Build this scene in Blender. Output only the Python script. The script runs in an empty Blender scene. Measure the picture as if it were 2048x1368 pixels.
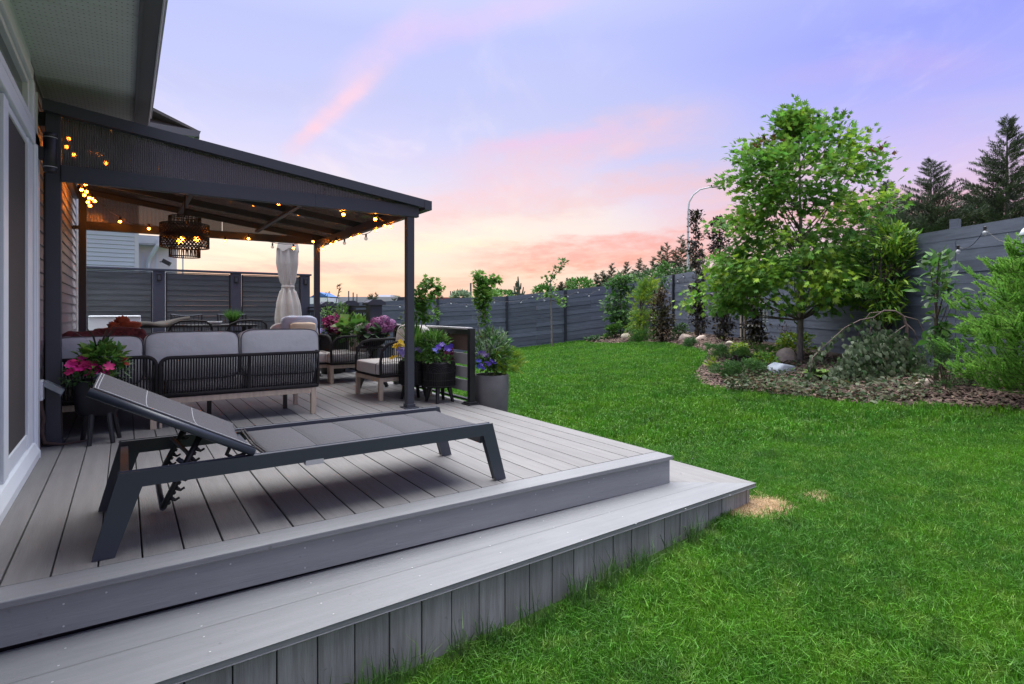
import bpy, math, random
import numpy as np
from mathutils import Vector, Matrix
rnd = random.Random(7)
nr = np.random.RandomState(11)
scene = bpy.context.scene
COL = scene.collection
PI = math.pi

# ------------------------------------------------------------------ camera
F, YAW, CY = 1129.24, 0.60067, 622.21
CAM = np.array([0.22276, -2.6131, 0.95363])
RT = np.array([math.cos(YAW), -math.sin(YAW), 0.0])
DP = np.array([math.sin(YAW), math.cos(YAW), 0.0])
cam = bpy.data.cameras.new("camera")
cam.sensor_width = 36; cam.lens = F / 2048 * 36
cam.shift_y = -(684 - CY) / 2048
cam.clip_start = 0.05; cam.clip_end = 2000
camo = bpy.data.objects.new("camera", cam); COL.objects.link(camo)
camo.location = CAM.tolist(); camo.rotation_euler = (PI / 2, 0, -YAW)
scene.camera = camo

def lin(c):
    return tuple((x / 12.92 if x <= 0.04045 else ((x + 0.055) / 1.055) ** 2.4) for x in c)
def rgb(r, g, b): return lin((r / 255, g / 255, b / 255)) + (1.0,)

# ------------------------------------------------------------------ sky and sun
class NT:
    """small helper for node graphs"""
    def __init__(s, tree): s.t = tree; s.n = tree.nodes; s.l = tree.links
    def node(s, typ, **kw):
        n = s.n.new(typ)
        for k, v in kw.items(): setattr(n, k, v)
        return n
    def put(s, sock, v):
        if isinstance(v, bpy.types.NodeSocket): s.l.new(v, sock)
        else: sock.default_value = v
    def math(s, op, a, b=0.0, c=None, clamp=False):
        n = s.node('ShaderNodeMath', operation=op, use_clamp=clamp)
        s.put(n.inputs[0], a); s.put(n.inputs[1], b)
        if c is not None: s.put(n.inputs[2], c)
        return n.outputs[0]
    def rng(s, v, a, b, c=0.0, d=1.0, smooth=False):
        n = s.node('ShaderNodeMapRange'); n.interpolation_type = 'SMOOTHSTEP' if smooth else 'LINEAR'
        for i, x in enumerate((v, a, b, c, d)): s.put(n.inputs[i], x)
        return n.outputs[0]
    def mix(s, f, a, b, blend='MIX'):
        n = s.node('ShaderNodeMix', data_type='RGBA', blend_type=blend)
        s.put(n.inputs[0], f); s.put(n.inputs[6], a); s.put(n.inputs[7], b)
        return n.outputs[2]
    def ramp(s, f, stops, interp='LINEAR'):
        n = s.node('ShaderNodeValToRGB'); cr = n.color_ramp; cr.interpolation = interp
        while len(cr.elements) > 1: cr.elements.remove(cr.elements[0])
        cr.elements[0].position = stops[0][0]; cr.elements[0].color = stops[0][1]
        for p, c in stops[1:]:
            e = cr.elements.new(p); e.color = c
        s.put(n.inputs[0], f); return n.outputs[0]
    def noise(s, vec, scale, detail=3, rough=0.5, dist=0.0):
        n = s.node('ShaderNodeTexNoise')
        if vec is not None: s.put(n.inputs['Vector'], vec)
        n.inputs['Scale'].default_value = scale; n.inputs['Detail'].default_value = detail
        n.inputs['Roughness'].default_value = rough; n.inputs['Distortion'].default_value = dist
        return n.outputs['Fac']
    def mapping(s, vec, scale=(1, 1, 1), rot=(0, 0, 0), loc=(0, 0, 0)):
        n = s.node('ShaderNodeMapping'); s.put(n.inputs[0], vec)
        n.inputs['Location'].default_value = loc; n.inputs['Rotation'].default_value = rot; n.inputs['Scale'].default_value = scale
        return n.outputs[0]

w = bpy.data.worlds.new("World"); scene.world = w; w.use_nodes = True
W = NT(w.node_tree); W.n.clear()
tc = W.node('ShaderNodeTexCoord'); dirv = tc.outputs['Generated']
def dotc(v):
    n = W.node('ShaderNodeVectorMath', operation='DOT_PRODUCT'); W.put(n.inputs[0], dirv); n.inputs[1].default_value = tuple(v); return n.outputs['Value']
el = dotc((0, 0, 1)); az = dotc(RT); fw = dotc(DP)
azr = W.math('DIVIDE', az, W.math('MAXIMUM', fw, 0.12))        # tangent of the angle right of the view's heading
elr = W.math('DIVIDE', el, W.math('MAXIMUM', W.math('SQRT', W.math('SUBTRACT', 1.0, W.math('MULTIPLY', el, el))), 0.05))
base = W.ramp(W.rng(el, 0, 0.7), [
    (0.00, rgb(248, 196, 178)), (0.045, rgb(252, 212, 190)), (0.10, rgb(255, 234, 212)), (0.19, rgb(253, 240, 232)),
    (0.28, rgb(232, 226, 244)), (0.38, rgb(214, 215, 250)), (0.50, rgb(199, 206, 253)), (0.62, rgb(192, 200, 253)), (0.80, rgb(222, 228, 252)), (1.0, rgb(224, 232, 252))])
violet = W.ramp(W.rng(el, 0, 0.7), [
    (0.00, rgb(250, 196, 188)), (0.12, rgb(238, 196, 208)), (0.28, rgb(216, 202, 246)), (0.42, rgb(176, 180, 252)), (0.55, rgb(158, 166, 252)), (0.75, rgb(186, 192, 248)), (1.0, rgb(200, 212, 248))])
skyc = W.mix(W.rng(az, 0.0, 0.62, 0, 1, True), base, violet)
# clouds: a flat layer seen in perspective, long streaks
comb = W.node('ShaderNodeCombineXYZ'); h = W.math('ADD', W.math('ABSOLUTE', el), 0.10)
W.put(comb.inputs[0], W.math('DIVIDE', az, h)); W.put(comb.inputs[1], W.math('DIVIDE', fw, h))
lay = comb.outputs[0]
n1 = W.noise(W.mapping(lay, (0.55, 0.30, 1), (0, 0, math.radians(-28)), (3.1, 1.7, 0)), 1.5, 5, 0.55, 0.9)
n2 = W.noise(W.mapping(lay, (0.9, 0.35, 1), (0, 0, math.radians(-18)), (8.3, 0.4, 0)), 2.6, 6, 0.6, 0.6)
n3 = W.noise(W.mapping(lay, (0.35, 0.55, 1), (0, 0, math.radians(12)), (1.3, 5.2, 2)), 1.0, 4, 0.5, 0.5)
pinkc = W.ramp(W.rng(el, 0, 0.5), [(0.0, rgb(250, 168, 158)), (0.2, rgb(250, 180, 168)), (0.38, rgb(246, 196, 204)), (0.6, rgb(240, 196, 232)), (1, rgb(222, 192, 242))])
f1 = W.rng(n1, 0.50, 0.72, 0, 0.50, True)
skyc = W.mix(W.math('MULTIPLY', f1, W.rng(el, 0.05, 0.40, 1.0, 0.0)), skyc, pinkc)
f2 = W.rng(n2, 0.52, 0.72, 0, 0.55, True)
skyc = W.mix(W.math('MULTIPLY', f2, W.rng(el, 0.15, 0.45, 1.0, 0.35)), skyc, W.ramp(W.rng(el, 0, 0.5), [(0, rgb(255, 222, 180)), (0.25, rgb(255, 244, 226)), (0.5, rgb(248, 236, 248)), (1, rgb(222, 222, 254))]))
f3 = W.rng(n3, 0.48, 0.68, 0, 0.52, True)
skyc = W.mix(W.math('MULTIPLY', f3, W.rng(el, 0.02, 0.2)), skyc, rgb(196, 200, 240))
# cloud streaks crossing the sky; wd is the slope along the streak, measured on the dome in front
wob = W.math('MULTIPLY', W.math('SUBTRACT', W.noise(W.mapping(lay, (1, 1, 1)), 2.2, 5, 0.6), 0.5), 1.0)
def streak(x0, y0, x1, y1, width, strength, col, amp=0.10, soft=0.5):
    global skyc
    ax, ay = (x0 - 1024) / F, (CY - y0) / F; bx, by = (x1 - 1024) / F, (CY - y1) / F
    L = math.hypot(bx - ax, by - ay); ux, uy = (bx - ax) / L, (by - ay) / L
    t = W.math('ADD', W.math('MULTIPLY', W.math('SUBTRACT', azr, ax), ux), W.math('MULTIPLY', W.math('SUBTRACT', elf, ay), uy))
    s_ = W.math('ADD', W.math('MULTIPLY', W.math('SUBTRACT', azr, ax), -uy), W.math('MULTIPLY', W.math('SUBTRACT', elf, ay), ux))
    s_ = W.math('ABSOLUTE', W.math('ADD', s_, W.math('MULTIPLY', wob, amp)))
    m = W.rng(s_, width * 0.1, width, 1, 0, True)
    m = W.math('MULTIPLY', m, W.rng(t, -0.06, L * 0.3, 0, 1, True)); m = W.math('MULTIPLY', m, W.rng(t, L * 0.7, L + 0.08, 1, 0, True))
    m = W.math('MULTIPLY', m, W.rng(fine, 0.32, 0.62, soft, 1)); m = W.math('MULTIPLY', m, W.math('GREATER_THAN', fw, 0.13))
    skyc = W.mix(W.math('MULTIPLY', m, strength), skyc, col)
elf = W.math('DIVIDE', el, W.math('MAXIMUM', fw, 0.12))
fine = W.noise(W.mapping(lay, (1.2, 0.7, 1), (0, 0, -0.5)), 5.0, 6, 0.65)
streak(600, 285, 735, 165, 0.024, 0.95, rgb(255, 208, 222), 0.035); streak(640, 240, 730, 165, 0.05, 0.5, rgb(240, 216, 244), 0.05)
streak(690, 150, 860, 40, 0.05, 0.45, rgb(240, 212, 244), 0.07); streak(760, 90, 1180, -20, 0.045, 0.50, rgb(232, 206, 250), 0.07)
streak(880, 360, 1440, 230, 0.060, 0.60, rgb(250, 204, 212), 0.12)
streak(1500, 160, 2000, 120, 0.040, 0.18, rgb(226, 180, 232), 0.10)
streak(640, 470, 1250, 420, 0.060, 0.60, rgb(250, 204, 196), 0.10)
streak(960, 545, 1500, 500, 0.022, 0.75, rgb(250, 168, 150), 0.05); streak(980, 300, 1220, 262, 0.02, 0.6, rgb(236, 200, 236), 0.03); streak(820, 420, 1150, 360, 0.045, 0.6, rgb(252, 208, 212), 0.09)
streak(900, 520, 1500, 470, 0.034, 0.70, rgb(250, 160, 150), 0.10)
streak(1080, 400, 1800, 330, 0.050, 0.60, rgb(250, 200, 196), 0.12)
streak(400, 545, 760, 530, 0.022, 0.70, rgb(244, 178, 184), 0.03)
streak(1300, 440, 2100, 410, 0.045, 0.70, rgb(252, 176, 168), 0.08)
streak(640, 505, 1040, 475, 0.028, 0.75, rgb(255, 246, 214), 0.06)
streak(450, 460, 800, 440, 0.050, 0.70, rgb(255, 250, 240), 0.05)
streak(820, 470, 1250, 440, 0.030, 0.55, rgb(255, 248, 236), 0.06)
# a low sun just under the horizon: faint physical twilight on top
sk = W.node('ShaderNodeTexSky', sky_type='NISHITA'); sk.sun_disc = False
sk.sun_elevation = math.radians(4); sk.sun_rotation = math.radians(8)
bg1 = W.node('ShaderNodeBackground'); W.put(bg1.inputs[0], skyc); bg1.inputs[1].default_value = 0.725
bg2 = W.node('ShaderNodeBackground'); W.put(bg2.inputs[0], sk.outputs[0]); bg2.inputs[1].default_value = 0.004
ad = W.node('ShaderNodeAddShader'); W.put(ad.inputs[0], bg1.outputs[0]); W.put(ad.inputs[1], bg2.outputs[0])
wo = W.node('ShaderNodeOutputWorld'); W.put(wo.inputs[0], ad.outputs[0])
sun = bpy.data.lights.new("sun", 'SUN'); sun.energy = 5.0; sun.angle = math.radians(72); sun.color = (1.0, 0.985, 0.965)
suno = bpy.data.objects.new("sun", sun); COL.objects.link(suno)
sdir = Vector((0.06, 0.20, 1.0)).normalized()      # direction towards the glow
suno.rotation_euler = sdir.to_track_quat('Z', 'Y').to_euler()
vs = scene.view_settings; vs.view_transform = 'Standard'; vs.look = 'None'; vs.exposure = 0.50; vs.gamma = 1.0; vs.use_curve_mapping = False
scene.render.engine = 'CYCLES'
scene.cycles.use_denoising = True
scene.cycles.max_bounces = 6; scene.cycles.diffuse_bounces = 3; scene.cycles.transparent_max_bounces = 12; scene.cycles.glossy_bounces = 3; scene.cycles.transmission_bounces = 4
scene.cycles.sample_clamp_indirect = 4.0

# ------------------------------------------------------------------ places from directions
def ray(px, py): return DP + RT * ((px - 1024) / F) - np.array([0, 0, 1.0]) * ((py - CY) / F)
def at(px, py, d): return CAM + ray(px, py) * d
def onz(px, py, z): r = ray(px, py); return CAM + r * ((z - CAM[2]) / r[2])
def onx(px, py, x): r = ray(px, py); return CAM + r * ((x - CAM[0]) / r[0])
def ony(px, py, y): r = ray(px, py); return CAM + r * ((y - CAM[1]) / r[1])
def rd(r, d, z=0.0):
    p = CAM + RT * r + DP * d; return np.array([p[0], p[1], z])
# lawn relief: thin plate through spot heights (right, depth, height)
SP = np.array([(1.5, 3.3, -.33), (3.2, 2.6, -.30), (1.9, 2.2, -.38), (1.0, 2.3, -.44), (0.3, 2.0, -.47), (0, 0, -.5), (3, 0, -.42), (-4, 1, -.45), (-4, 8, -.4), (-9, 16, -.8),
    (-2.4, 18.4, -.5), (-.2, 19, -.35), (1.9, 19.6, -.15), (2.6, 19.8, -.09), (5.1, 20.5, .3), (5.4, 16, .3), (5.73, 10.6, .216), (5.96, 6.6, .16), (6.1, 3, .12), (6.2, 0, .05),
    (4.6, 5.9, -.02), (2.9, 8.7, -.07), (4.85, 9.45, .05), (3.8, 4.0, -.2), (1.5, 12, -.20), (3.3, 15, .0), (0, 8, -.36), (0, 12, -.36), (1.5, 6, -.32), (7, 25, .4), (-12, 25, -.9), (8, 8, .3), (-12, 4, -.6)])
def _phi(r2): return 0.5 * r2 * np.log(r2 + 1e-9)
_n = len(SP); _K = _phi(((SP[:, None, :2] - SP[None, :, :2]) ** 2).sum(-1)) + np.eye(_n) * 0.6
_Pm = np.c_[np.ones(_n), SP[:, :2]]; _A = np.block([[_K, _Pm], [_Pm.T, np.zeros((3, 3))]])
_cf = np.linalg.solve(_A, np.r_[SP[:, 2], 0, 0, 0])
def zrd(r, d):
    r = np.atleast_1d(np.asarray(r, float)); d = np.atleast_1d(np.asarray(d, float))
    r = np.clip(r, -12, 9); d = np.clip(d, -2, 26)
    k = _phi((r[:, None] - SP[None, :, 0]) ** 2 + (d[:, None] - SP[None, :, 1]) ** 2)
    return k @ _cf[:_n] + _cf[_n] + _cf[_n + 1] * r + _cf[_n + 2] * d
def zg(x, y):
    v = np.array([x, y]) - CAM[:2]; return float(zrd(v @ RT[:2], v @ DP[:2])[0])
def ong(px, py):
    """where the view ray meets the lawn"""
    k = (px - 1024) / F; s = (py - CY) / F
    lo, hi = 0.5, 40.0
    ds = np.linspace(lo, hi, 800); f = (CAM[2] - s * ds) - zrd(k * ds, ds)
    i = np.argmax(f < 0) if (f < 0).any() else len(ds) - 1
    a, b = ds[max(i - 1, 0)], ds[i]
    for _ in range(20):
        m = (a + b) / 2
        if CAM[2] - s * m - zrd(k * m, m)[0] > 0: a = m
        else: b = m
    return at(px, py, a), a

# ------------------------------------------------------------------ materials
MATS = {}
def mat(name, color, rough=0.6, metal=0.0, var=0.12, vscale=6.0, bump=0.0, bscale=40.0, stretch=None, spec=0.5,
        color2=None, island=0.0, trans=0.0, emit=None, estr=0.0, coat=0.0, sheen=0.0, rot=(0, 0, 0), alpha=None, orand=0.0):
    if name in MATS: return MATS[name]
    m = bpy.data.materials.new(name); m.use_nodes = True; T = NT(m.node_tree)
    b = T.n['Principled BSDF']; out = T.n['Material Output']
    c = color if len(color) == 4 else tuple(color) + (1.0,)
    vec = T.node('ShaderNodeTexCoord').outputs['Object']
    if stretch or rot != (0, 0, 0): vec = T.mapping(vec, stretch or (1, 1, 1), rot)
    n = T.noise(vec, vscale, 4, 0.6)
    c2 = color2 if color2 else tuple(x * 0.62 for x in c[:3]) + (1,)
    if len(c2) == 3: c2 = tuple(c2) + (1,)
    if color2: col = T.mix(T.rng(n, 0.38, 0.62, 0, 1), c, c2)
    else: col = T.mix(T.rng(n, 0.3, 0.7, 0, var * 2), c, c2)
    if island:
        g = T.node('ShaderNodeNewGeometry'); ri = g.outputs['Random Per Island']
        hs = T.node('ShaderNodeHueSaturation'); T.put(hs.inputs['Color'], col)
        T.put(hs.inputs['Value'], T.rng(ri, 0, 1, 1 - island, 1 + island))
        wn = T.node('ShaderNodeTexWhiteNoise', noise_dimensions='1D'); T.put(wn.inputs['W'], ri)
        T.put(hs.inputs['Hue'], T.rng(wn.outputs['Value'], 0, 1, 0.5 - 0.05 * island, 0.5 + 0.05 * island)); col = hs.outputs['Color']
    if name.startswith('composite'):
        wv_ = T.node('ShaderNodeTexCoord').outputs['Object']; st_ = T.noise(wv_, 1.3, 5, .65, .4); col = T.mix(T.rng(st_, .42, .75, 0, .30), col, tuple(x * .62 for x in c[:3]) + (1,)); sp2 = T.noise(wv_, 38, 2, .5); col = T.mix(T.rng(sp2, .70, .78, 0, .35), col, (.09, .085, .075, 1))
    if orand:
        oi = T.node('ShaderNodeObjectInfo'); h2 = T.node('ShaderNodeHueSaturation'); T.put(h2.inputs['Color'], col); T.put(h2.inputs['Value'], T.rng(oi.outputs['Random'], 0, 1, 1 - orand, 1 + orand)); col = h2.outputs['Color']
    T.put(b.inputs['Base Color'], col)
    b.inputs['Roughness'].default_value = rough; b.inputs['Metallic'].default_value = metal
    b.inputs['Specular IOR Level'].default_value = spec; b.inputs['Coat Weight'].default_value = coat
    b.inputs['Sheen Weight'].default_value = sheen
    if bump:
        bn = T.noise(vec, bscale, 5, 0.6); bp = T.node('ShaderNodeBump'); bp.inputs['Strength'].default_value = bump
        bp.inputs['Distance'].default_value = 0.01; T.put(bp.inputs['Height'], bn); T.put(b.inputs['Normal'], bp.outputs[0])
    if emit: b.inputs['Emission Color'].default_value = emit; b.inputs['Emission Strength'].default_value = estr
    if trans:
        tr = T.node('ShaderNodeBsdfTranslucent'); T.put(tr.inputs[0], col); mx = T.node('ShaderNodeMixShader')
        mx.inputs[0].default_value = trans; T.put(mx.inputs[1], b.outputs[0]); T.put(mx.inputs[2], tr.outputs[0]); T.put(out.inputs[0], mx.outputs[0])
    if alpha is not None:
        tp = T.node('ShaderNodeBsdfTransparent'); tp.inputs[0].default_value = alpha[1]; mx = T.node('ShaderNodeMixShader')
        mx.inputs[0].default_value = alpha[0]; T.put(mx.inputs[1], b.outputs[0]); T.put(mx.inputs[2], tp.outputs[0]); T.put(out.inputs[0], mx.outputs[0])
    MATS[name] = m; return m

DECK = mat('composite_decking', (.232, .227, .226), .62, var=.22, vscale=2.0, bump=.25, bscale=14, stretch=(14, 1, 14), spec=.35, color2=(.203, .198, .198), orand=.06)
DECKX = mat('composite_decking_cross', (.240, .244, .258), .60, var=.15, vscale=2.0, bump=.25, bscale=14, stretch=(1, 14, 14), spec=.35, color2=(.218, .223, .236), orand=.04)
RISER = mat('composite_riser', (.280, .288, .302), .62, vscale=2.0, bump=.2, bscale=12, stretch=(1, 12, 12), spec=.3, color2=(.252, .260, .274))
SKIRT = mat('composite_skirting', (.35, .345, .345), .7, vscale=3.0, bump=.3, bscale=14, stretch=(14, 14, 1), spec=.3, color2=(.26, .255, .25), orand=.12)
SCREW = mat('screw_heads', (.55, .55, .57), .4)
METAL = mat('charcoal_aluminium', (.037, .043, .058), .48, var=.05, bump=.03, bscale=300, spec=.5)
METALP = mat('navy_grey_aluminium', (.052, .057, .084), .50, var=.05, spec=.45)
LOUNGEM = mat('lounger_aluminium', (.038, .046, .068), .40, var=.08, vscale=20, spec=.55, bump=.03, bscale=400)
BLACK = mat('black_metal', (.010, .011, .014), .45, var=.05)
ROPE = mat('black_rope', (.014, .013, .015), .85, var=.2, bump=.3, bscale=300)
WOOD = mat('pale_teak', (.50, .41, .32), .6, vscale=5, stretch=(8, 8, 1), color2=(.40, .33, .26), bump=.1)
WOODG = mat('weathered_timber', (.22, .19, .16), .8, vscale=5, stretch=(8, 8, 1), color2=(.14, .12, .10))
FABRIC = mat('light_grey_fabric', (.50, .51, .53), .95, var=.14, vscale=8, bump=.9, bscale=9, sheen=.2)
FABRICW = mat('warm_grey_fabric', (.54, .52, .50), .95, var=.14, vscale=8, bump=.9, bscale=9, sheen=.2)
PIPING = mat('dark_grey_piping', (.06, .06, .065), .9)
SLING = mat('grey_sling_fabric', (.078, .079, .094), .75, var=.35, vscale=170, bump=.4, bscale=600, spec=.4)
STITCH = mat('pale_stitching', (.45, .46, .5), .8)
WHITE = mat('white_vinyl', (.74, .79, .84), .45, var=.05, spec=.5)
SIDING = mat('taupe_vinyl_siding', (.30, .29, .305), .55, var=.12, vscale=3, bump=.15, bscale=60, stretch=(1, 1, 6))
SIDINGN = mat('pale_blue_vinyl_siding', (.68, .78, .86), .55, var=.06, vscale=2)
SIDINGC = mat('cream_panel_siding', (.80, .77, .76), .6, var=.06, vscale=2)
SOFFIT = mat('soffit_vinyl', (.62, .67, .66), .55, var=.08, vscale=6)
HOLE = mat('soffit_perforation', (.05, .055, .06), .9)
GUTTER = mat('dark_grey_gutter', (.11, .115, .135), .5, var=.04)
GUTTERE = mat('silver_drip_edge', (.50, .53, .58), .35)
SHINGLE = mat('grey_shingles', (.12, .115, .115), .9, var=.3, vscale=30, bump=.5, bscale=80)
FENCE = mat('slate_stained_boards', (.125, .145, .195), .75, vscale=3, stretch=(1, 1, 9), color2=(.098, .114, .155), bump=.35, bscale=30, orand=.22)
FPOST = mat('black_fence_posts', (.022, .028, .042), .6)
SCREENB = mat('screen_slats', (.10, .11, .118), .7, vscale=3, stretch=(1, 1, 8), color2=(.078, .086, .092), bump=.2, orand=.06)
MESHD = mat('bug_screen', (.060, .054, .052), .8, var=.15, vscale=2, bump=.3, bscale=900)
DARKG = mat('dark_glass', (.012, .016, .02), .06, spec=.8, var=.02)
CERAM = mat('black_ceramic', (.009, .009, .011), .45, var=.05, spec=.3)
GREYPOT = mat('grey_stone_planter', (.155, .15, .155), .8, vscale=7, color2=(.13, .125, .13), bump=.25, bscale=60)
SOIL = mat('potting_soil', (.03, .02, .014), 1.0, var=.4, vscale=40, bump=.6)
CANVAS = mat('beige_canvas', (.60, .57, .52), .95, var=.08, vscale=10, bump=.2, bscale=200, trans=.12)
BLUEF = mat('pale_blue_cushion', (.52, .58, .70), .95, var=.08, bump=.2, bscale=200)
CREAMF = mat('cream_cushion', (.85, .72, .52), .95, var=.08, bump=.2, bscale=200)
BURG = mat('burgundy_cushion', (.15, .045, .05), .9, vscale=25, color2=(.06, .02, .022), bump=.2)
ORANGE = mat('rust_orange_plush', (.38, .10, .045), .95, var=.3, vscale=30, bump=.6)
LAWNM = mat('lawn_soil', (.035, .085, .010), 1.0, vscale=3, color2=(.045, .095, .014), bump=.5, bscale=50)
MULCH = mat('bark_mulch_bed', (.050, .034, .027), 1.0, vscale=18, color2=(.030, .020, .017), bump=1.0, bscale=50)
CHIP = mat('bark_chips', (.17, .115, .09), .95, island=.75, vscale=20, color2=(.11, .078, .065))
STRAWG = mat('dry_grass_ground', (.55, .41, .27), 1.0, vscale=40, color2=(.25, .18, .10), bump=.8, bscale=80)
ROCKT = mat('tan_fieldstone', (.70, .57, .48), .85, vscale=14, color2=(.52, .42, .36), bump=.5, bscale=30)
ROCKB = mat('blue_grey_stone', (.24, .28, .35), .7, vscale=5, color2=(.38, .42, .49), bump=.5, bscale=20)
ROCKG = mat('grey_stone', (.22, .21, .21), .85, vscale=10, color2=(.14, .14, .14), bump=.5, bscale=20)
ROCKC = mat('cream_stone', (.52, .46, .36), .85, vscale=8, color2=(.38, .34, .27), bump=.5, bscale=20)
BARK = mat('grey_bark', (.15, .125, .11), .9, vscale=18, stretch=(3, 3, 1), color2=(.085, .07, .06), bump=.7, bscale=50)
BARKP = mat('pale_trunk', (.25, .215, .19), .85, vscale=12, stretch=(3, 3, 1), color2=(.15, .13, .115), bump=.5, bscale=50)
TWIGP = mat('pinkish_brown_branches', (.17, .12, .11), .85, var=.2, bump=.3)
TWIG = mat('brown_twigs', (.10, .065, .055), .9, var=.2)
def leafm(name, c, isl=.38, tr=.35, rough=.5, c2=None):
    return mat(name, c, rough, island=isl, trans=tr, var=.25, vscale=1.6, spec=.35, color2=c2)
L_MAPLE = leafm('maple_leaves', (.165, .345, .045), tr=.45, c2=(.090, .225, .038))
L_LIME = leafm('young_lime_leaves', (.32, .50, .045), c2=(.22, .40, .04))
L_RED = leafm('reddish_leaf_tips', (.17, .085, .035))
L_GREEN = leafm('green_leaves', (.080, .205, .038))
L_BRIGHT = leafm('bright_green_leaves', (.15, .32, .055))
L_GOLD = leafm('golden_foliage', (.34, .44, .035), c2=(.20, .33, .03))
L_DARK = leafm('dark_green_leaves', (.050, .110, .035))
L_PURP = leafm('dark_purple_leaves', (.026, .020, .024), isl=.6, tr=.1, rough=.35, c2=(.042, .042, .032))
L_RUST = leafm('rusty_brown_leaves', (.11, .065, .035), c2=(.08, .085, .03))
L_WEEP = leafm('dusty_green_leaves', (.165, .205, .130), tr=.25, c2=(.095, .130, .07))
L_LARCH = leafm('larch_needles', (.26, .50, .085), isl=.3, tr=.45, c2=(.17, .38, .07))
L_SPRUCE = leafm('spruce_needles', (.050, .075, .044), isl=.5, tr=.15, c2=(.070, .090, .052))
L_BLUEG = leafm('blue_green_foliage', (.11, .20, .10))
L_JUN = leafm('juniper_needles', (.095, .20, .06), isl=.5, tr=.15)
L_MAR = leafm('maroon_leaves', (.045, .014, .016), isl=.5)
L_GREY = leafm('silvery_green_leaves', (.20, .29, .17))
L_CREAM = leafm('cream_leaf_margins', (.42, .50, .26), isl=.1)
GRASS = None

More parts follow.
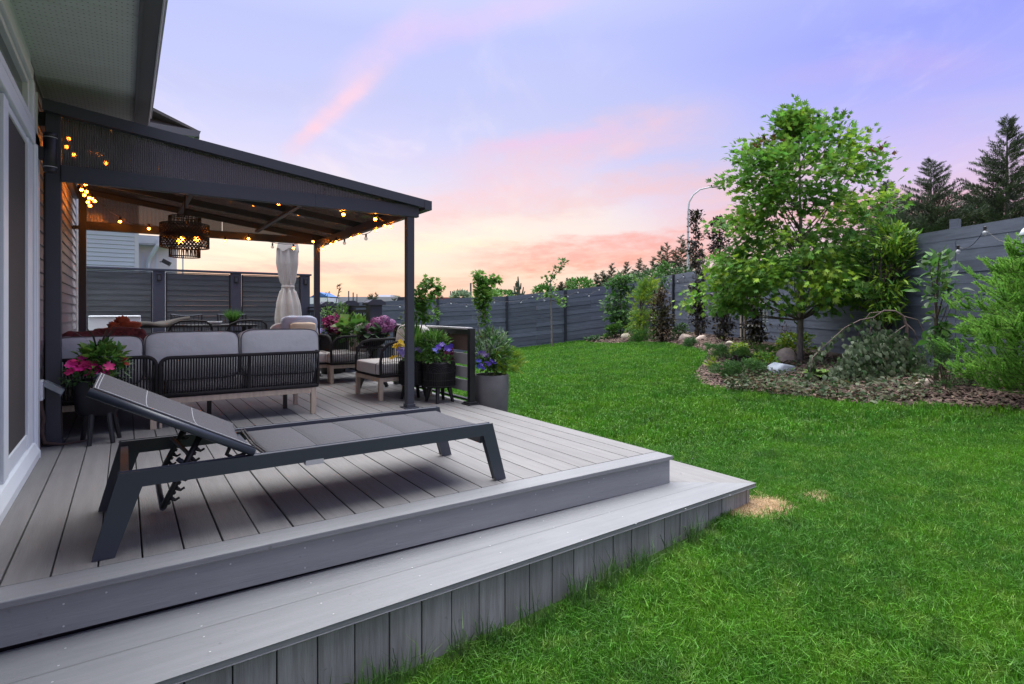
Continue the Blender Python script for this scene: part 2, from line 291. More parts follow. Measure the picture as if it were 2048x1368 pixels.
# ------------------------------------------------------------------ mesh building
class MB:
    def __init__(s): s.v = []; s.f = []; s.m = []; s.mi = 0
    def add(s, vs, fs):
        o = len(s.v); s.v.extend([tuple(map(float, v)) for v in vs]); s.f.extend([tuple(i + o for i in f) for f in fs]); s.m.extend([s.mi] * len(fs)); return s
    def box(s, x0, x1, y0, y1, z0, z1):
        vs = [(x, y, z) for z in (z0, z1) for y in (y0, y1) for x in (x0, x1)]
        return s.add(vs, [(0, 2, 3, 1), (4, 5, 7, 6), (0, 1, 5, 4), (2, 6, 7, 3), (0, 4, 6, 2), (1, 3, 7, 5)])
    def prism(s, poly, axis, a, b):
        """poly: 2D outline; extruded along axis between a and b"""
        n = len(poly)
        def mk(p, t):
            if axis == 'y': return (p[0], t, p[1])
            if axis == 'x': return (t, p[0], p[1])
            return (p[0], p[1], t)
        vs = [mk(p, a) for p in poly] + [mk(p, b) for p in poly]
        fs = [tuple(range(n)), tuple(range(2 * n - 1, n - 1, -1))] + [(i, (i + 1) % n, n + (i + 1) % n, n + i) for i in range(n)]
        return s.add(vs, fs)
    def bar(s, p0, p1, w, h, up=(0, 0, 1)):
        p0 = Vector(p0); p1 = Vector(p1); d = (p1 - p0).normalized(); u = Vector(up)
        if abs(d.dot(u)) > .98: u = Vector((1, 0, 0))
        a = d.cross(u).normalized(); b = a.cross(d).normalized()
        vs = [p + a * (sx * w / 2) + b * (sz * h / 2) for p in (p0, p1) for sx, sz in ((-1, -1), (1, -1), (1, 1), (-1, 1))]
        return s.add(vs, [(0, 1, 2, 3), (7, 6, 5, 4), (0, 4, 5, 1), (1, 5, 6, 2), (2, 6, 7, 3), (3, 7, 4, 0)])
    def tube(s, pts, r, n=6, cap=True, closed=False):
        pts = [Vector(p) for p in pts]; k = len(pts); rr = r if hasattr(r, '__len__') else [r] * k
        up = Vector((0, 0, 1)); rings = []; a = None
        for i, p in enumerate(pts):
            q0 = pts[(i - 1) % k] if (closed or i > 0) else p; q1 = pts[(i + 1) % k] if (closed or i < k - 1) else p
            d = (q1 - q0)
            d = d.normalized() if d.length > 1e-9 else Vector((0, 0, 1))
            if a is None:
                a = d.cross(up);
                if a.length < 1e-3: a = d.cross(Vector((1, 0, 0)))
            a = (a - d * a.dot(d));
            a = a.normalized() if a.length > 1e-6 else d.orthogonal().normalized()
            b = d.cross(a)
            rings.append([p + (a * math.cos(2 * PI * j / n) + b * math.sin(2 * PI * j / n)) * rr[i] for j in range(n)])
        vs = [v for g in rings for v in g]; fs = []
        for i in range(k if closed else k - 1):
            i2 = (i + 1) % k
            for j in range(n): fs.append((i * n + j, i * n + (j + 1) % n, i2 * n + (j + 1) % n, i2 * n + j))
        if cap and not closed: fs += [tuple(range(n - 1, -1, -1)), tuple((k - 1) * n + j for j in range(n))]
        return s.add(vs, fs)
    def lathe(s, prof, c=(0, 0, 0), n=24, sq=0.0):
        vs = []; fs = []
        for (r, z) in prof:
            for j in range(n):
                a = 2 * PI * j / n; x, y = math.cos(a), math.sin(a)
                if sq:
                    k = (abs(x) ** sq + abs(y) ** sq) ** (-1 / sq); x, y = x * k, y * k
                vs.append((c[0] + r * x, c[1] + r * y, c[2] + z))
        for i in range(len(prof) - 1):
            for j in range(n): fs.append((i * n + j, i * n + (j + 1) % n, (i + 1) * n + (j + 1) % n, (i + 1) * n + j))
        return s.add(vs, fs)
    def grid(s, fn, nu, nv, closeu=False):
        vs = [fn(i / (nu if closeu else nu - 1), j / (nv - 1)) for i in range(nu) for j in range(nv)]; fs = []
        for i in range(nu if closeu else nu - 1):
            for j in range(nv - 1):
                i2 = (i + 1) % nu; fs.append((i * nv + j, i2 * nv + j, i2 * nv + j + 1, i * nv + j + 1))
        return s.add(vs, fs)
    def cushion(s, c, size, R=None, e=.32, n=22, puff=.0, wr=.004):
        """soft box: superellipsoid with slight wrinkles"""
        R = R or Matrix.Identity(3); c = Vector(c)
        def sp(a, p): return math.copysign(abs(a) ** p, a)
        def fn(u, v):
            th = 2 * PI * u; ph = PI * (v - .5)
            x = sp(math.cos(ph), e) * sp(math.cos(th), e); y = sp(math.cos(ph), e) * sp(math.sin(th), e); z = sp(math.sin(ph), e)
            k = 1 + wr / max(size) * 2 * math.sin(7 * x + 3 * z + c.x * 9) * math.cos(5 * z + 4 * y)
            f = 1 + puff * (1 - x * x) * (1 - z * z)
            return c + R @ Vector((x * size[0] / 2 * k, y * size[1] / 2 * f, z * size[2] / 2 * k))
        return s.grid(fn, n * 2, n, True)
    def build(s, name, mats, parent=None, smooth=False, **kw):
        me = bpy.data.meshes.new(name); me.from_pydata(s.v, [], s.f)
        for m_ in (mats if isinstance(mats, (list, tuple)) else [mats]): me.materials.append(m_)
        if any(s.m): me.polygons.foreach_set('material_index', s.m)
        if smooth:
            me.polygons.foreach_set('use_smooth', [True] * len(me.polygons))
        me.validate(); me.update()
        o = link(name, me, parent)
        if smooth == 'auto':
            try: me.set_sharp_from_angle(angle=math.radians(38))
            except Exception: pass
        for k, v in kw.items(): o[k] = v
        return o
def link(name, me, parent=None):
    o = bpy.data.objects.new(name, me); COL.objects.link(o)
    if parent is not None:
        o.parent = parent
        if parent.type == 'EMPTY': o.matrix_parent_inverse = Matrix.Translation(-Vector(parent.location))
    return o
def bevel(o, w=.004, seg=2):
    b = o.modifiers.new('bevel', 'BEVEL'); b.width = w; b.segments = seg; b.limit_method = 'ANGLE'; return o
def thing(name, label, cat, loc=(0, 0, 0), group=None, kind=None):
    o = bpy.data.objects.new(name, None); COL.objects.link(o); o.location = [float(x) for x in loc]; o.empty_display_size = .1
    o['label'] = label; o['category'] = cat
    if group: o['group'] = group
    if kind: o['kind'] = kind
    return o
def tag(o, label=None, cat=None, group=None, kind=None):
    if label: o['label'] = label
    if cat: o['category'] = cat
    if group: o['group'] = group
    if kind: o['kind'] = kind
    return o
def copy_tree(o, parent=None):
    c = o.copy(); COL.objects.link(c)
    if parent is not None: c.parent = parent
    for ch in [x for x in bpy.data.objects if x.parent == o]: copy_tree(ch, c)
    return c
def xform(mb, M):
    mb.v = [tuple(M @ Vector(v)) for v in mb.v]; return mb

# leaves: many copies of a small template joined in one mesh
def rot_rand(n, upbias=0.0, rs=nr):
    """random rotations (n,3,3); upbias pulls leaf normals towards +z"""
    nm = rs.normal(size=(n, 3)); nm[:, 2] = np.abs(nm[:, 2]) + upbias; nm /= np.linalg.norm(nm, axis=1, keepdims=True)
    t = rs.normal(size=(n, 3)); t -= nm * (t * nm).sum(1, keepdims=True); t /= np.linalg.norm(t, axis=1, keepdims=True)
    b = np.cross(nm, t); return np.stack([t, b, nm], axis=-1)
def frames(fwd, nm):
    """rotation with +x along fwd, +z near nm"""
    f = fwd / np.linalg.norm(fwd, axis=1, keepdims=True); z = nm - f * (nm * f).sum(1, keepdims=True)
    z /= (np.linalg.norm(z, axis=1, keepdims=True) + 1e-9); y = np.cross(z, f); return np.stack([f, y, z], axis=-1)
def scatter(name, tmpl, pos, R, sc, mats, parent=None, mi=None, **kw):
    tv, tf = np.array(tmpl[0], float), tmpl[1]; n = len(pos)
    sc = np.broadcast_to(np.asarray(sc, float), (n,))
    V = np.einsum('nij,kj->nki', R, tv) * sc[:, None, None] + np.asarray(pos)[:, None, :]
    k = len(tv); me = bpy.data.meshes.new(name)
    ft = np.array([i for f in tf for i in f]); ln = np.array([len(f) for f in tf]); nf = len(tf)
    me.vertices.add(n * k); me.vertices.foreach_set('co', V.ravel())
    loops = (ft[None, :] + (np.arange(n) * k)[:, None]).ravel()
    me.loops.add(len(loops)); me.loops.foreach_set('vertex_index', loops)
    me.polygons.add(n * nf); L = np.tile(ln, n); st = np.r_[0, np.cumsum(L)[:-1]]
    me.polygons.foreach_set('loop_start', st)
    try: me.polygons.foreach_set('loop_total', L)
    except Exception: pass
    for m_ in (mats if isinstance(mats, (list, tuple)) else [mats]): me.materials.append(m_)
    if mi is not None: me.polygons.foreach_set('material_index', np.repeat(mi, nf))
    me.update(calc_edges=True); me.validate()
    o = link(name, me, parent)
    for a, b in kw.items(): o[a] = b
    return o
def leaf_oval(w=.5, fold=.12, n=4):
    """oval leaf of length 1 from origin along +x, folded along the midrib"""
    vs = [(0, 0, 0)]; xs = np.linspace(0, 1, n + 1)[1:-1]
    for x in xs:
        h = w / 2 * math.sin(PI * x ** .8); z = -.25 * x * x
        vs += [(x, h, z + fold * h * 2), (x, 0, z), (x, -h, z + fold * h * 2)]
    vs.append((1, 0, -.25)); fs = []; m = len(xs)
    fs += [(0, 2, 1), (0, 3, 2)]
    for i in range(m - 1):
        a = 1 + 3 * i; fs += [(a, a + 1, a + 4, a + 3), (a + 1, a + 2, a + 5, a + 4)]
    a = 1 + 3 * (m - 1); e = len(vs) - 1; fs += [(a, a + 1, e), (a + 1, a + 2, e)]
    return vs, fs
def leaf_lobed(lobes=5):
    pts = [(0, 0, 0)]; A = [(-2.2, .42), (-1.75, .36), (-1.25, .86), (-.85, .42), (-.62, .95), (-.30, .5), (0, 1.12), (.30, .5), (.62, .95), (.85, .42), (1.25, .86), (1.75, .36), (2.2, .42)]
    for a, r in A:
        pts.append((.35 + .6 * r * math.cos(a) - .1, .6 * r * math.sin(a), -.16 * r * r + .05 * (r > .6)))
    return pts, [(0, i, i + 1) for i in range(1, len(pts) - 1)]
OVAL = leaf_oval(.5); NARROW = leaf_oval(.22, .1, 5); ROUND = leaf_oval(.85, .06, 5); MAPLE = leaf_lobed()
QUADL = ([(0, 0, 0), (.45, .22, .04), (1, 0, -.06), (.45, -.22, .04)], [(0, 1, 2), (0, 2, 3)])
NEEDLE = ([(0, .03, 0), (0, -.03, 0), (1, 0, 0)], [(0, 1, 2)])
def spray(n=14, spread=.5, w=.035):
    vs = []; fs = []
    for i in range(n):
        t = i / n; a = (1 if i % 2 else -1) * (.5 + .4 * t); L = (1 - .55 * t) * spread; z = .18 * math.sin(i * 2.4)
        x = t * .85; e = (x + L * math.cos(a) * .8, L * math.sin(a), z * L)
        o = len(vs); vs += [(x, 0, 0), (x + w, 0, w * .6), e]; fs.append((o, o + 1, o + 2))
        vs += [(x, 0, w), (x + w, 0, -w), (x + L * .5, L * .25 * math.sin(i), L * .55 * (1 if i % 3 else -1))]; fs.append((o + 3, o + 4, o + 5))
    return vs, fs
SPRAY = spray()
def blob(n, c, rad, rs=nr, shell=.45):
    """points in an ellipsoid, denser towards the shell"""
    v = rs.normal(size=(n, 3)); v /= np.linalg.norm(v, axis=1, keepdims=True); r = rs.uniform(shell, 1, n) ** .7
    return np.array(c) + v * r[:, None] * np.array(rad)
def bush(name, label, cat, px, py, wpx, hpx, mats, leaf=OVAL, size=.05, n=900, clumps=18, base=None, d=None, group=None, stems=True, shape=1.0, up=.6, mimix=.2, twig=TWIG):
    """a shrub standing at the ground point seen at px,py, wpx x hpx large there"""
    g, dd = ong(px, py) if d is None else (at(px, py, d), d)
    if d is not None: g = np.array([g[0], g[1], zg(g[0], g[1])]) if base is None else g
    s = dd / F; W_, H_ = wpx * s / 2, hpx * s
    t = thing(name, label, cat, g, group)
    cl = []
    for i in range(clumps):
        z = rnd.uniform(.12, .97); wr = (math.sin(PI * min(1, z * .75 + .18)) ** .6) * (1 - (1 - shape) * z); a = rnd.uniform(0, 2 * PI); r = rnd.uniform(.25, .85) * wr
        cl.append((r * math.cos(a) * W_, r * math.sin(a) * W_, z * H_))
    cl = np.array(cl); idx = nr.randint(0, clumps, n)
    rr = min(W_, H_ * .5) * .55
    loc = blob(n, (0, 0, 0), (rr, rr, rr * .75)); pos = cl[idx] + loc
    pos[:, 2] = np.clip(pos[:, 2], .01, H_); pos += g
    fwd = loc + np.c_[cl[idx][:, :2] * .6, np.full(n, rr * up)] + nr.normal(size=(n, 3)) * rr * .4
    R = frames(fwd, np.c_[nr.normal(size=(n, 2)) * .6, np.ones(n)])
    ms = mats if isinstance(mats, (list, tuple)) else [mats]
    mi = None
    if len(ms) > 1: mi = np.where(nr.rand(n) < mimix + .5 * (pos[:, 2] - g[2]) / H_ * mimix, 1, 0)
    scatter('foliage', leaf, pos, R, size * nr.uniform(.7, 1.25, n), ms, t, mi, kind='stuff')
    if stems:
        b = MB()
        for c in cl[:max(5, clumps // 2)]:
            m_ = Vector(c) * .5 + Vector((0, 0, -.03)); b.tube([g, Vector(g) + m_, Vector(g) + Vector(c)], [max(.006, H_ * .014), .005, .003], 4)
        b.build('stem', twig, t)
    return t

# ------------------------------------------------------------------ lawn
def poly_in(px_, py_, poly):
    x = np.asarray(px_); y = np.asarray(py_); ins = np.zeros(len(x), bool); n = len(poly)
    for i in range(n):
        x0, y0 = poly[i]; x1, y1 = poly[(i + 1) % n]
        c = ((y0 > y) != (y1 > y)) & (x < (x1 - x0) * (y - y0) / (y1 - y0 + 1e-12) + x0); ins ^= c
    return ins
rs_ = np.r_[[-150, -60, -30, -20], np.linspace(-14, 10, 90), [14, 20, 30, 60, 150]]; ds_ = np.r_[[-60, -20, -8], np.linspace(-3, 26, 110), [30, 40, 60, 100, 200, 400]]
RR, DD = np.meshgrid(rs_, ds_, indexing='ij'); ZZ = zrd(RR.ravel(), DD.ravel()) - .012
XY = CAM[:2] + RR.ravel()[:, None] * RT[:2] + DD.ravel()[:, None] * DP[:2]
fall = np.clip((DD.ravel() - 24) / 60, 0, 1); ZZ = ZZ * (1 - fall) - 1.6 * fall
b = MB(); nu, nv = len(rs_), len(ds_)
b.add(np.c_[XY, ZZ], [(i * nv + j, (i + 1) * nv + j, (i + 1) * nv + j + 1, i * nv + j + 1) for i in range(nu - 1) for j in range(nv - 1)])
b.build('lawn', LAWNM, smooth=True, kind='structure')

# ------------------------------------------------------------------ deck
P = .1397
deck = bpy.data.objects.new('deck', None); COL.objects.link(deck); deck['kind'] = 'structure'; deck['label'] = 'raised deck of grey composite boards with a wide step in front'
def board(mb_args, name, m, par, bv=.003):
    b = MB(); b.box(*mb_args); o = b.build(name, m, par); bevel(o, bv, 2); return o
for n in range(-2, 22):
    j = rnd.uniform(-.0012, .0012)
    board((n * P + .0028 + j, (n + 1) * P - .0028 + j, .003, 8.52, -.026, -.0005 + rnd.uniform(-.0006, .0006)), 'deck_board', DECK, deck)
board((-.30, 3.205, -.142, -.003, -.026, .0), 'border_board', DECKX, deck, .004)
board((3.079, 3.205, .003, 8.52, -.026, .0), 'border_board', DECK, deck, .004)
b = MB(); b.box(-.3, 3.19, -.10, 8.5, -.12, -.04); b.build('joist_frame', BLACK, deck)
b = MB(); b.prism([(-.30, -.028), (3.185, -.028), (3.185, -.178), (-.30, -.153)], 'y', -.127, -.107); o = b.build('riser_board', RISER, deck); bevel(o, .002)
b = MB(); b.box(3.165, 3.185, -.107, 8.5, -.178, -.028); b.build('riser_board', RISER, deck)
b = MB(); b.box(-.30, 3.16, -.085, -.06, -.3, -.03); b.build('backing_board', BLACK, deck)
# step: treads as mitred planks at z=-.18
ZS = -.180
o1 = (-.60, -.626, ZS - .012); F0 = (-.60, -.612); F1 = (3.652, -.449); M0 = (-.60, -.338); M1 = (3.434, -.284); I0 = (-.60, -.107); I1 = (3.21, -.112)
F2 = (3.652, 1.6); M2 = (3.434, 1.6); I2 = (3.21, 1.6)
def plank(poly, name='step_board', m=DECKX, z0=ZS - .025, z1=ZS):
    b = MB(); b.prism(poly, 'z', z1, z0); b.f = [tuple(reversed(f)) for f in b.f]; o = b.build(name, m, deck); bevel(o, .003); return o
g_ = .002
plank([(F0[0], F0[1]), (F1[0], F1[1]), (M1[0], M1[1] - g_), (M0[0], M0[1] - g_)])
plank([(M0[0], M0[1] + g_), (M1[0] - .002, M1[1] + g_), (I1[0] - .01, I1[1]), (I0[0], I0[1])])
plank([(F1[0] + .001, F1[1] + .003), (F2[0], F2[1]), (M2[0] + g_, M2[1]), (M1[0] + .004, M1[1] + .004)], m=DECK)
plank([(M1[0] - .002, M1[1] + .008), (M2[0] - g_, M2[1]), (I2[0], I2[1]), (I1[0], I1[1] + .004)], m=DECK)
# skirting of upright boards under the step
def skirt(ax, ay, bx, by):
    L = math.hypot(bx - ax, by - ay); n = int(L / P); ux, uy = (bx - ax) / L, (by - ay) / L; nx, ny = uy, -ux
    for i in range(n + 1):
        s0 = i * P + .0025; s1 = min((i + 1) * P - .0025, L); off = rnd.uniform(-.002, .003)
        if s1 - s0 < .02: continue
        p = [(ax + ux * s0 + nx * off, ay + uy * s0 + ny * off), (ax + ux * s1 + nx * off, ay + uy * s1 + ny * off)]
        q = [(x - nx * .02, y - ny * .02) for x, y in reversed(p)]
        b = MB(); b.prism(p + q, 'z', ZS - .027 - rnd.uniform(0, .004), -.62); b.f = [tuple(reversed(f)) for f in b.f]; o = b.build('skirting_board', SKIRT, deck); bevel(o, .0025)
skirt(-.60, -.588, 3.625, -.424); skirt(3.628, -.42, 3.628, 1.6)
# screws on riser and treads
b = MB()
def screw(p, ax):
    r = .0035
    vs = []; n = 8
    for k in range(n):
        a = 2 * PI * k / n; u, v = r * math.cos(a), r * math.sin(a)
        vs.append((p[0] + u, p[1], p[2] + v) if ax == 'y' else (p[0] + u, p[1] + v, p[2]))
    b.add(vs, [tuple(range(n))] if ax != 'y' else [tuple(range(n))])
for i in range(9):
    x = .05 + i * .405 + rnd.uniform(-.01, .01)
    for z in (-.055, -.138): screw((x, -.1285, z + rnd.uniform(-.004, .004)), 'y')
    screw((x + .12, -.1285, -.052), 'y')
    for y in (-.20, -.30, -.395, -.50): screw((x + rnd.uniform(-.01, .01), y + rnd.uniform(-.008, .008), ZS + .0015), 'z')
tag(b.build('screw_heads', SCREW, deck), kind='stuff')

# ------------------------------------------------------------------ house on the left
XW = -.30
house = thing('house', 'grey sided house with white patio door and perforated soffit at the left edge', 'house', (XW - 1, 3, 0))
b = MB(); b.box(-4.3, XW - .025, -8, 6.36, -.6, 2.6); b.build('wall', SIDING, house)
y0s, y1s = 2.415, 6.36; ex = .1016
for i in range(26):
    z = .02 + i * ex
    if z > 2.56: break
    b = MB(); z1 = min(z + ex + .002, 2.6)
    b.prism([(XW - .024, z), (XW + .014, z), (XW + .016, z + .006), (XW + .001, z1), (XW - .024, z1)], 'y', y1s, y0s); b.build('siding_plank', SIDING, house)
b = MB(); b.box(XW - .02, XW + .030, 6.36, 6.42, -.3, 2.6); b.box(XW - .5, XW - .02, 6.37, 6.42, -.3, 2.6); b.build('corner_post', WHITE, house)
b = MB(); b.box(XW - .024, XW + .012, 2.16, 2.40, 2.13, 2.6); b.build('wall_panel', SIDING, house)
# soffit: perforated panels running across, with v-grooves
SX0, SX1 = XW, .285
for i in range(30):
    y0 = -3.2 + i * .305; b = MB()
    if y0 > 3.3: break
    z = 2.60
    prof = [(y0 + .001, z), (y0 + .095, z), (y0 + .1, z + .006), (y0 + .105, z), (y0 + .197, z), (y0 + .202, z + .006), (y0 + .207, z), (y0 + .304, z), (y0 + .304, z + .012), (y0 + .001, z + .012)]
    b.prism(prof, 'x', SX0, SX1); pn = b.build('soffit_panel', SOFFIT, house)
    h = MB()
    for k in range(6):
        yy = y0 + .026 + k * .051
        for j in range(22):
            xx = SX0 + .03 + j * .025
            h.add([(xx, yy, z - .0008), (xx + .008, yy, z - .0008), (xx + .008, yy + .005, z - .0008), (xx, yy + .005, z - .0008)], [(0, 3, 2, 1)])
    tag(h.build('perforation', HOLE, pn), kind='stuff')
YE = 6.36
b = MB(); b.box(.285, .305, -3.2, 3.40, 2.565, 2.80); b.build('fascia', GUTTER, house)
b = MB(); b.prism([(.306, 2.575), (.385, 2.575), (.392, 2.62), (.405, 2.66), (.412, 2.70), (.406, 2.70), (.398, 2.662), (.385, 2.624), (.380, 2.582), (.306, 2.582)], 'y', 3.40, -3.2); b.build('gutter', GUTTER, house)
b = MB(); b.box(.404, .420, -3.2, 3.42, 2.688, 2.706); b.box(.385, .392, -3.2, 3.42, 2.570, 2.577); b.build('gutter_lip', GUTTERE, house)
b = MB(); b.prism([(.40, 2.72), (.40, 2.74), (-4.3, 4.0), (-4.3, 3.9)], 'y', 3.4, -3.2); b.build('roof', SHINGLE, house)
b = MB(); b.box(XW, XW + .02, -3.2, 2.15, 2.52, 2.60); b.build('frieze_board', WHITE, house)
# patio door, white frame with insect screen
door = link('patio_door', (lambda m: m)(bpy.data.meshes.new('patio_door')), house)
def dpart(args, name, m, par=door, bv=.004):
    b = MB(); b.box(*args); o = b.build(name, m, par); bevel(o, bv); return o
X0, X1 = XW - .02, XW + .03
b = MB(); b.box(X0, X1 + .012, 2.165, 2.40, .0, 2.13); b.box(X0, X1 + .012, -1.2, 2.40, 2.04, 2.13)
me = b.build('tmp', WHITE); door.data = me.data; bpy.data.objects.remove(me); bevel(door, .006)
door.location = (0, 0, 0)
dpart((X0, X1 + .022, 2.17, 2.20, .02, 2.04), 'jamb_bead', WHITE)
dpart((X0, X1, 1.955, 2.15, .10, 2.03), 'door_stile', WHITE); dpart((X0, X1, 1.105, 1.235, .10, 2.03), 'door_stile', WHITE)
dpart((X0, X1 - .006, 1.235, 1.955, .10, .19), 'door_rail', WHITE); dpart((X0, X1 - .006, 1.235, 1.955, 1.99, 2.03), 'door_rail', WHITE)
dpart((X0, X1 - .016, 1.235, 1.955, .19, 1.99), 'insect_screen', MESHD, bv=.0)
dpart((X0 - .01, X1 - .045, -1.2, 1.105, .10, 2.03), 'glass', DARKG, bv=0)
dpart((X0, X1 - .012, .97, 1.04, .10, 2.03), 'door_stile', WHITE)
b = MB(); b.prism([(X0, .0), (X1 + .035, .0), (X1 + .035, .045), (X1 + .01, .098), (X0, .10)], 'y', 2.16, -1.2); bevel(b.build('door_sill', WHITE, door), .003)
win = link('transom_window', bpy.data.meshes.new('transom_window'), house)
b = MB(); b.box(X0, X1 + .01, 2.09, 2.165, 2.135, 2.50); b.box(X0, X1 + .01, -1.2, 2.165, 2.43, 2.50); b.box(X0, X1 + .01, -1.2, 2.09, 2.135, 2.18)
me = b.build('tmp', WHITE); win.data = me.data; bpy.data.objects.remove(me); bevel(win, .005)
dpart((X0, X1 - .01, 2.045, 2.085, 2.19, 2.42), 'sash', WHITE, win); dpart((X0, X1 - .01, -1.2, 2.045, 2.39, 2.42), 'sash', WHITE, win); dpart((X0, X1 - .01, -1.2, 2.045, 2.185, 2.215), 'sash', WHITE, win)
dpart((X0 - .01, X1 - .04, -1.2, 2.045, 2.2, 2.40), 'glass', DARKG, win, 0)
b = MB(); b.box(XW - .02, XW + .028, 2.405, 2.425, .35, 2.45); b.build('siding_channel', WHITE, house)
b = MB(); b.tube([(XW + .02, 2.9, z + .02 * 0) for z in np.linspace(2.0, .1, 8)], .006, 5); b.build('power_cable', BLACK, house)

# wall lantern and outlet box
t = thing('wall_sconce', 'black cylindrical up and down wall light beside the patio door', 'wall light', (-.2, 2.33, 2.0))
b = MB(); b.lathe([(0, -.135), (.036, -.135), (.038, -.13), (.038, -.105), (.036, -.103), (.038, -.10), (.038, .10), (.036, .103), (.038, .106), (.038, .128), (.034, .133), (0, .133)], (-.197, 2.32, 2.03), 24); b.build('cylinder', BLACK, t, True)
for z_ in (2.13, 1.93): b = MB(); b.lathe([(.0388, -.002), (.0395, 0), (.0388, .002)], (-.197, 2.32, z_), 24); b.build('trim_ring', SCREW, t)
b = MB(); b.box(-.285, -.23, 2.30, 2.36, 1.98, 2.06); b.box(-.30, -.285, 2.27, 2.39, 1.95, 2.09); b.build('mounting_arm', BLACK, t)
CLEAR = mat('clear_plastic', (.55, .6, .62), .12, alpha=(.62, (.8, .85, .88, 1)))
t = thing('outlet_cover', 'white weatherproof outlet box with open clear plastic lid on the wall', 'outlet box', (-.25, 2.5, .42))
b = MB(); b.box(-.30, -.245, 2.42, 2.52, .335, .475); bevel(b.build('box', WHITE, t), .006)
b = MB(); b.bar((-.24, 2.47, .47), (-.13, 2.47, .405), .10, .006); b.bar((-.13, 2.47, .405), (-.15, 2.47, .36), .10, .006); b.bar((-.24, 2.425, .455), (-.14, 2.425, .385), .004, .035); b.bar((-.24, 2.515, .455), (-.14, 2.515, .385), .004, .035); b.build('lid', CLEAR, t)
b = MB(); b.tube([(-.26, 2.47, .335), (-.262, 2.48, .28), (-.25, 2.50, .2), (-.26, 2.5, .12), (-.245, 2.5, .03), (-.15, 2.5, .008), (.0, 2.56, .008)], [.012, .016, .017, .014, .015, .008, .006], 6); b.build('cord', TWIG, t, True)

# ------------------------------------------------------------------ pergola
per = thing('pergola', 'dark grey lean-to pergola with ribbed bronze roof panels over the deck', 'pergola', (1.2, 4.2, 0))
def roofz(x): return 2.40 - .131 * (x + .0)          # top of the roof frame
def post(x0, x1, y0, y1, ztop, fl=.035):
    b = MB(); b.box(x0, x1, y0, y1, .0, ztop); o = b.build('post', METAL, per); bevel(o, .004)
    b = MB(); b.box(x0 - fl, x1 + fl, y0 - fl, y1 + fl, 0, .008); b.box(x0 - .008, x1 + .008, y0 - .008, y1 + .008, .008, .04); bevel(b.build('post_foot', METAL, per), .003)
YF, YB = 2.53, 5.80
post(2.505, 2.580, YF, YF + .075, 1.90); post(2.505, 2.580, YB - .0, YB + .075, 1.925); post(-.243, -.155, YF, YF + .09, 2.36, .02); post(-.235, -.160, YB, YB + .075, 2.36, .02)
def beam(args, name='beam', m=METAL): b = MB(); b.box(*args); o = b.build(name, m, per); bevel(o, .003); return o
beam((-.155, 2.623, YF - .012, YF + .05, 1.882, 1.996))
beam((-.16, 2.60, YB + .01, YB + .06, 1.925, 2.025))
beam((2.52, 2.575, YF + .05, YB + .01, 1.885, 1.985))
beam((-.285, -.235, YF + .09, YB, 2.28, 2.38), 'ledger')
beam((-.30, -.235, YB + .01, YB + .05, 1.925, 1.97), 'wall_bracket')
beam((1.62, 1.626, YF - .0145, YF - .012, 1.884, 1.994), 'joint_cover')
def slope(y0, y1, x0, x1, dz0, dz1, name, m=METAL, bev=.003):
    b = MB(); b.prism([(x0, roofz(x0) + dz0), (x1, roofz(x1) + dz0), (x1, roofz(x1) + dz1), (x0, roofz(x0) + dz1)], 'y', y0, y1); o = b.build(name, m, per)
    if bev: bevel(o, bev)
    return o
slope(YF - .065, YF + .01, -.25, 2.71, -.075, .0, 'rafter'); slope(YB + .03, YB + .09, -.25, 2.71, -.07, .0, 'rafter')
for y in (3.35, 4.17, 4.98): slope(y - .022, y + .022, -.235, 2.66, -.085, -.02, 'rafter')
for x in (.79, 1.72):
    b = MB(); z = roofz(x); b.bar((x, YF + .05, z - .12), (x, YB, z - .12), .045, .03); b.build('purlin', METAL, per)
b = MB(); b.box(2.66, 2.735, YF - .07, YB + .095, 1.955, 2.045); b.build('gutter', METAL, per)
# ribbed twin-wall sheets
def poly_mat(name, axis, dens=1.0, tint=(.62, .50, .44, 1), clear=.5, base=(.10, .085, .08)):
    m = bpy.data.materials.new(name); m.use_nodes = True; T = NT(m.node_tree); bs = T.n['Principled BSDF']; out = T.n['Material Output']
    tcn = T.node('ShaderNodeTexCoord').outputs['Object']
    wv = T.node('ShaderNodeTexWave', wave_type='BANDS', bands_direction=axis); T.put(wv.inputs['Vector'], tcn); wv.inputs['Scale'].default_value = 13 * dens
    bs.inputs['Base Color'].default_value = base + (1,); bs.inputs['Roughness'].default_value = .09; bs.inputs['Specular IOR Level'].default_value = .6
    bp = T.node('ShaderNodeBump'); bp.inputs['Strength'].default_value = .10; bp.inputs['Distance'].default_value = .002; T.put(bp.inputs['Height'], wv.outputs['Fac']); T.put(bs.inputs['Normal'], bp.outputs[0])
    tp = T.node('ShaderNodeBsdfTransparent'); tp.inputs[0].default_value = tint; mx = T.node('ShaderNodeMixShader')
    T.put(mx.inputs[0], T.rng(wv.outputs['Fac'], .05, .45, clear * .55, clear)); T.put(mx.inputs[1], bs.outputs[0]); T.put(mx.inputs[2], tp.outputs[0]); T.put(out.inputs[0], mx.outputs[0]); return m
PSIDE = poly_mat('ribbed_bronze_sheet', 'X', 1.7, (.52, .49, .48, 1), .58, (.16, .155, .16))
PROOF = poly_mat('ribbed_bronze_roof_sheet', 'Y', 1.0, (.34, .295, .28, 1), .44, (.055, .048, .046))
ys = [YF - .05, 3.35, 4.17, 4.98, YB + .07]
for a, c in zip(ys[:-1], ys[1:]):
    b = MB(); b.prism([(-.25, roofz(-.25) - .010), (2.68, roofz(2.68) - .010), (2.68, roofz(2.68) - .018), (-.25, roofz(-.25) - .018)], 'y', a + .023, c - .023); b.build('roof_sheet', PROOF, per)
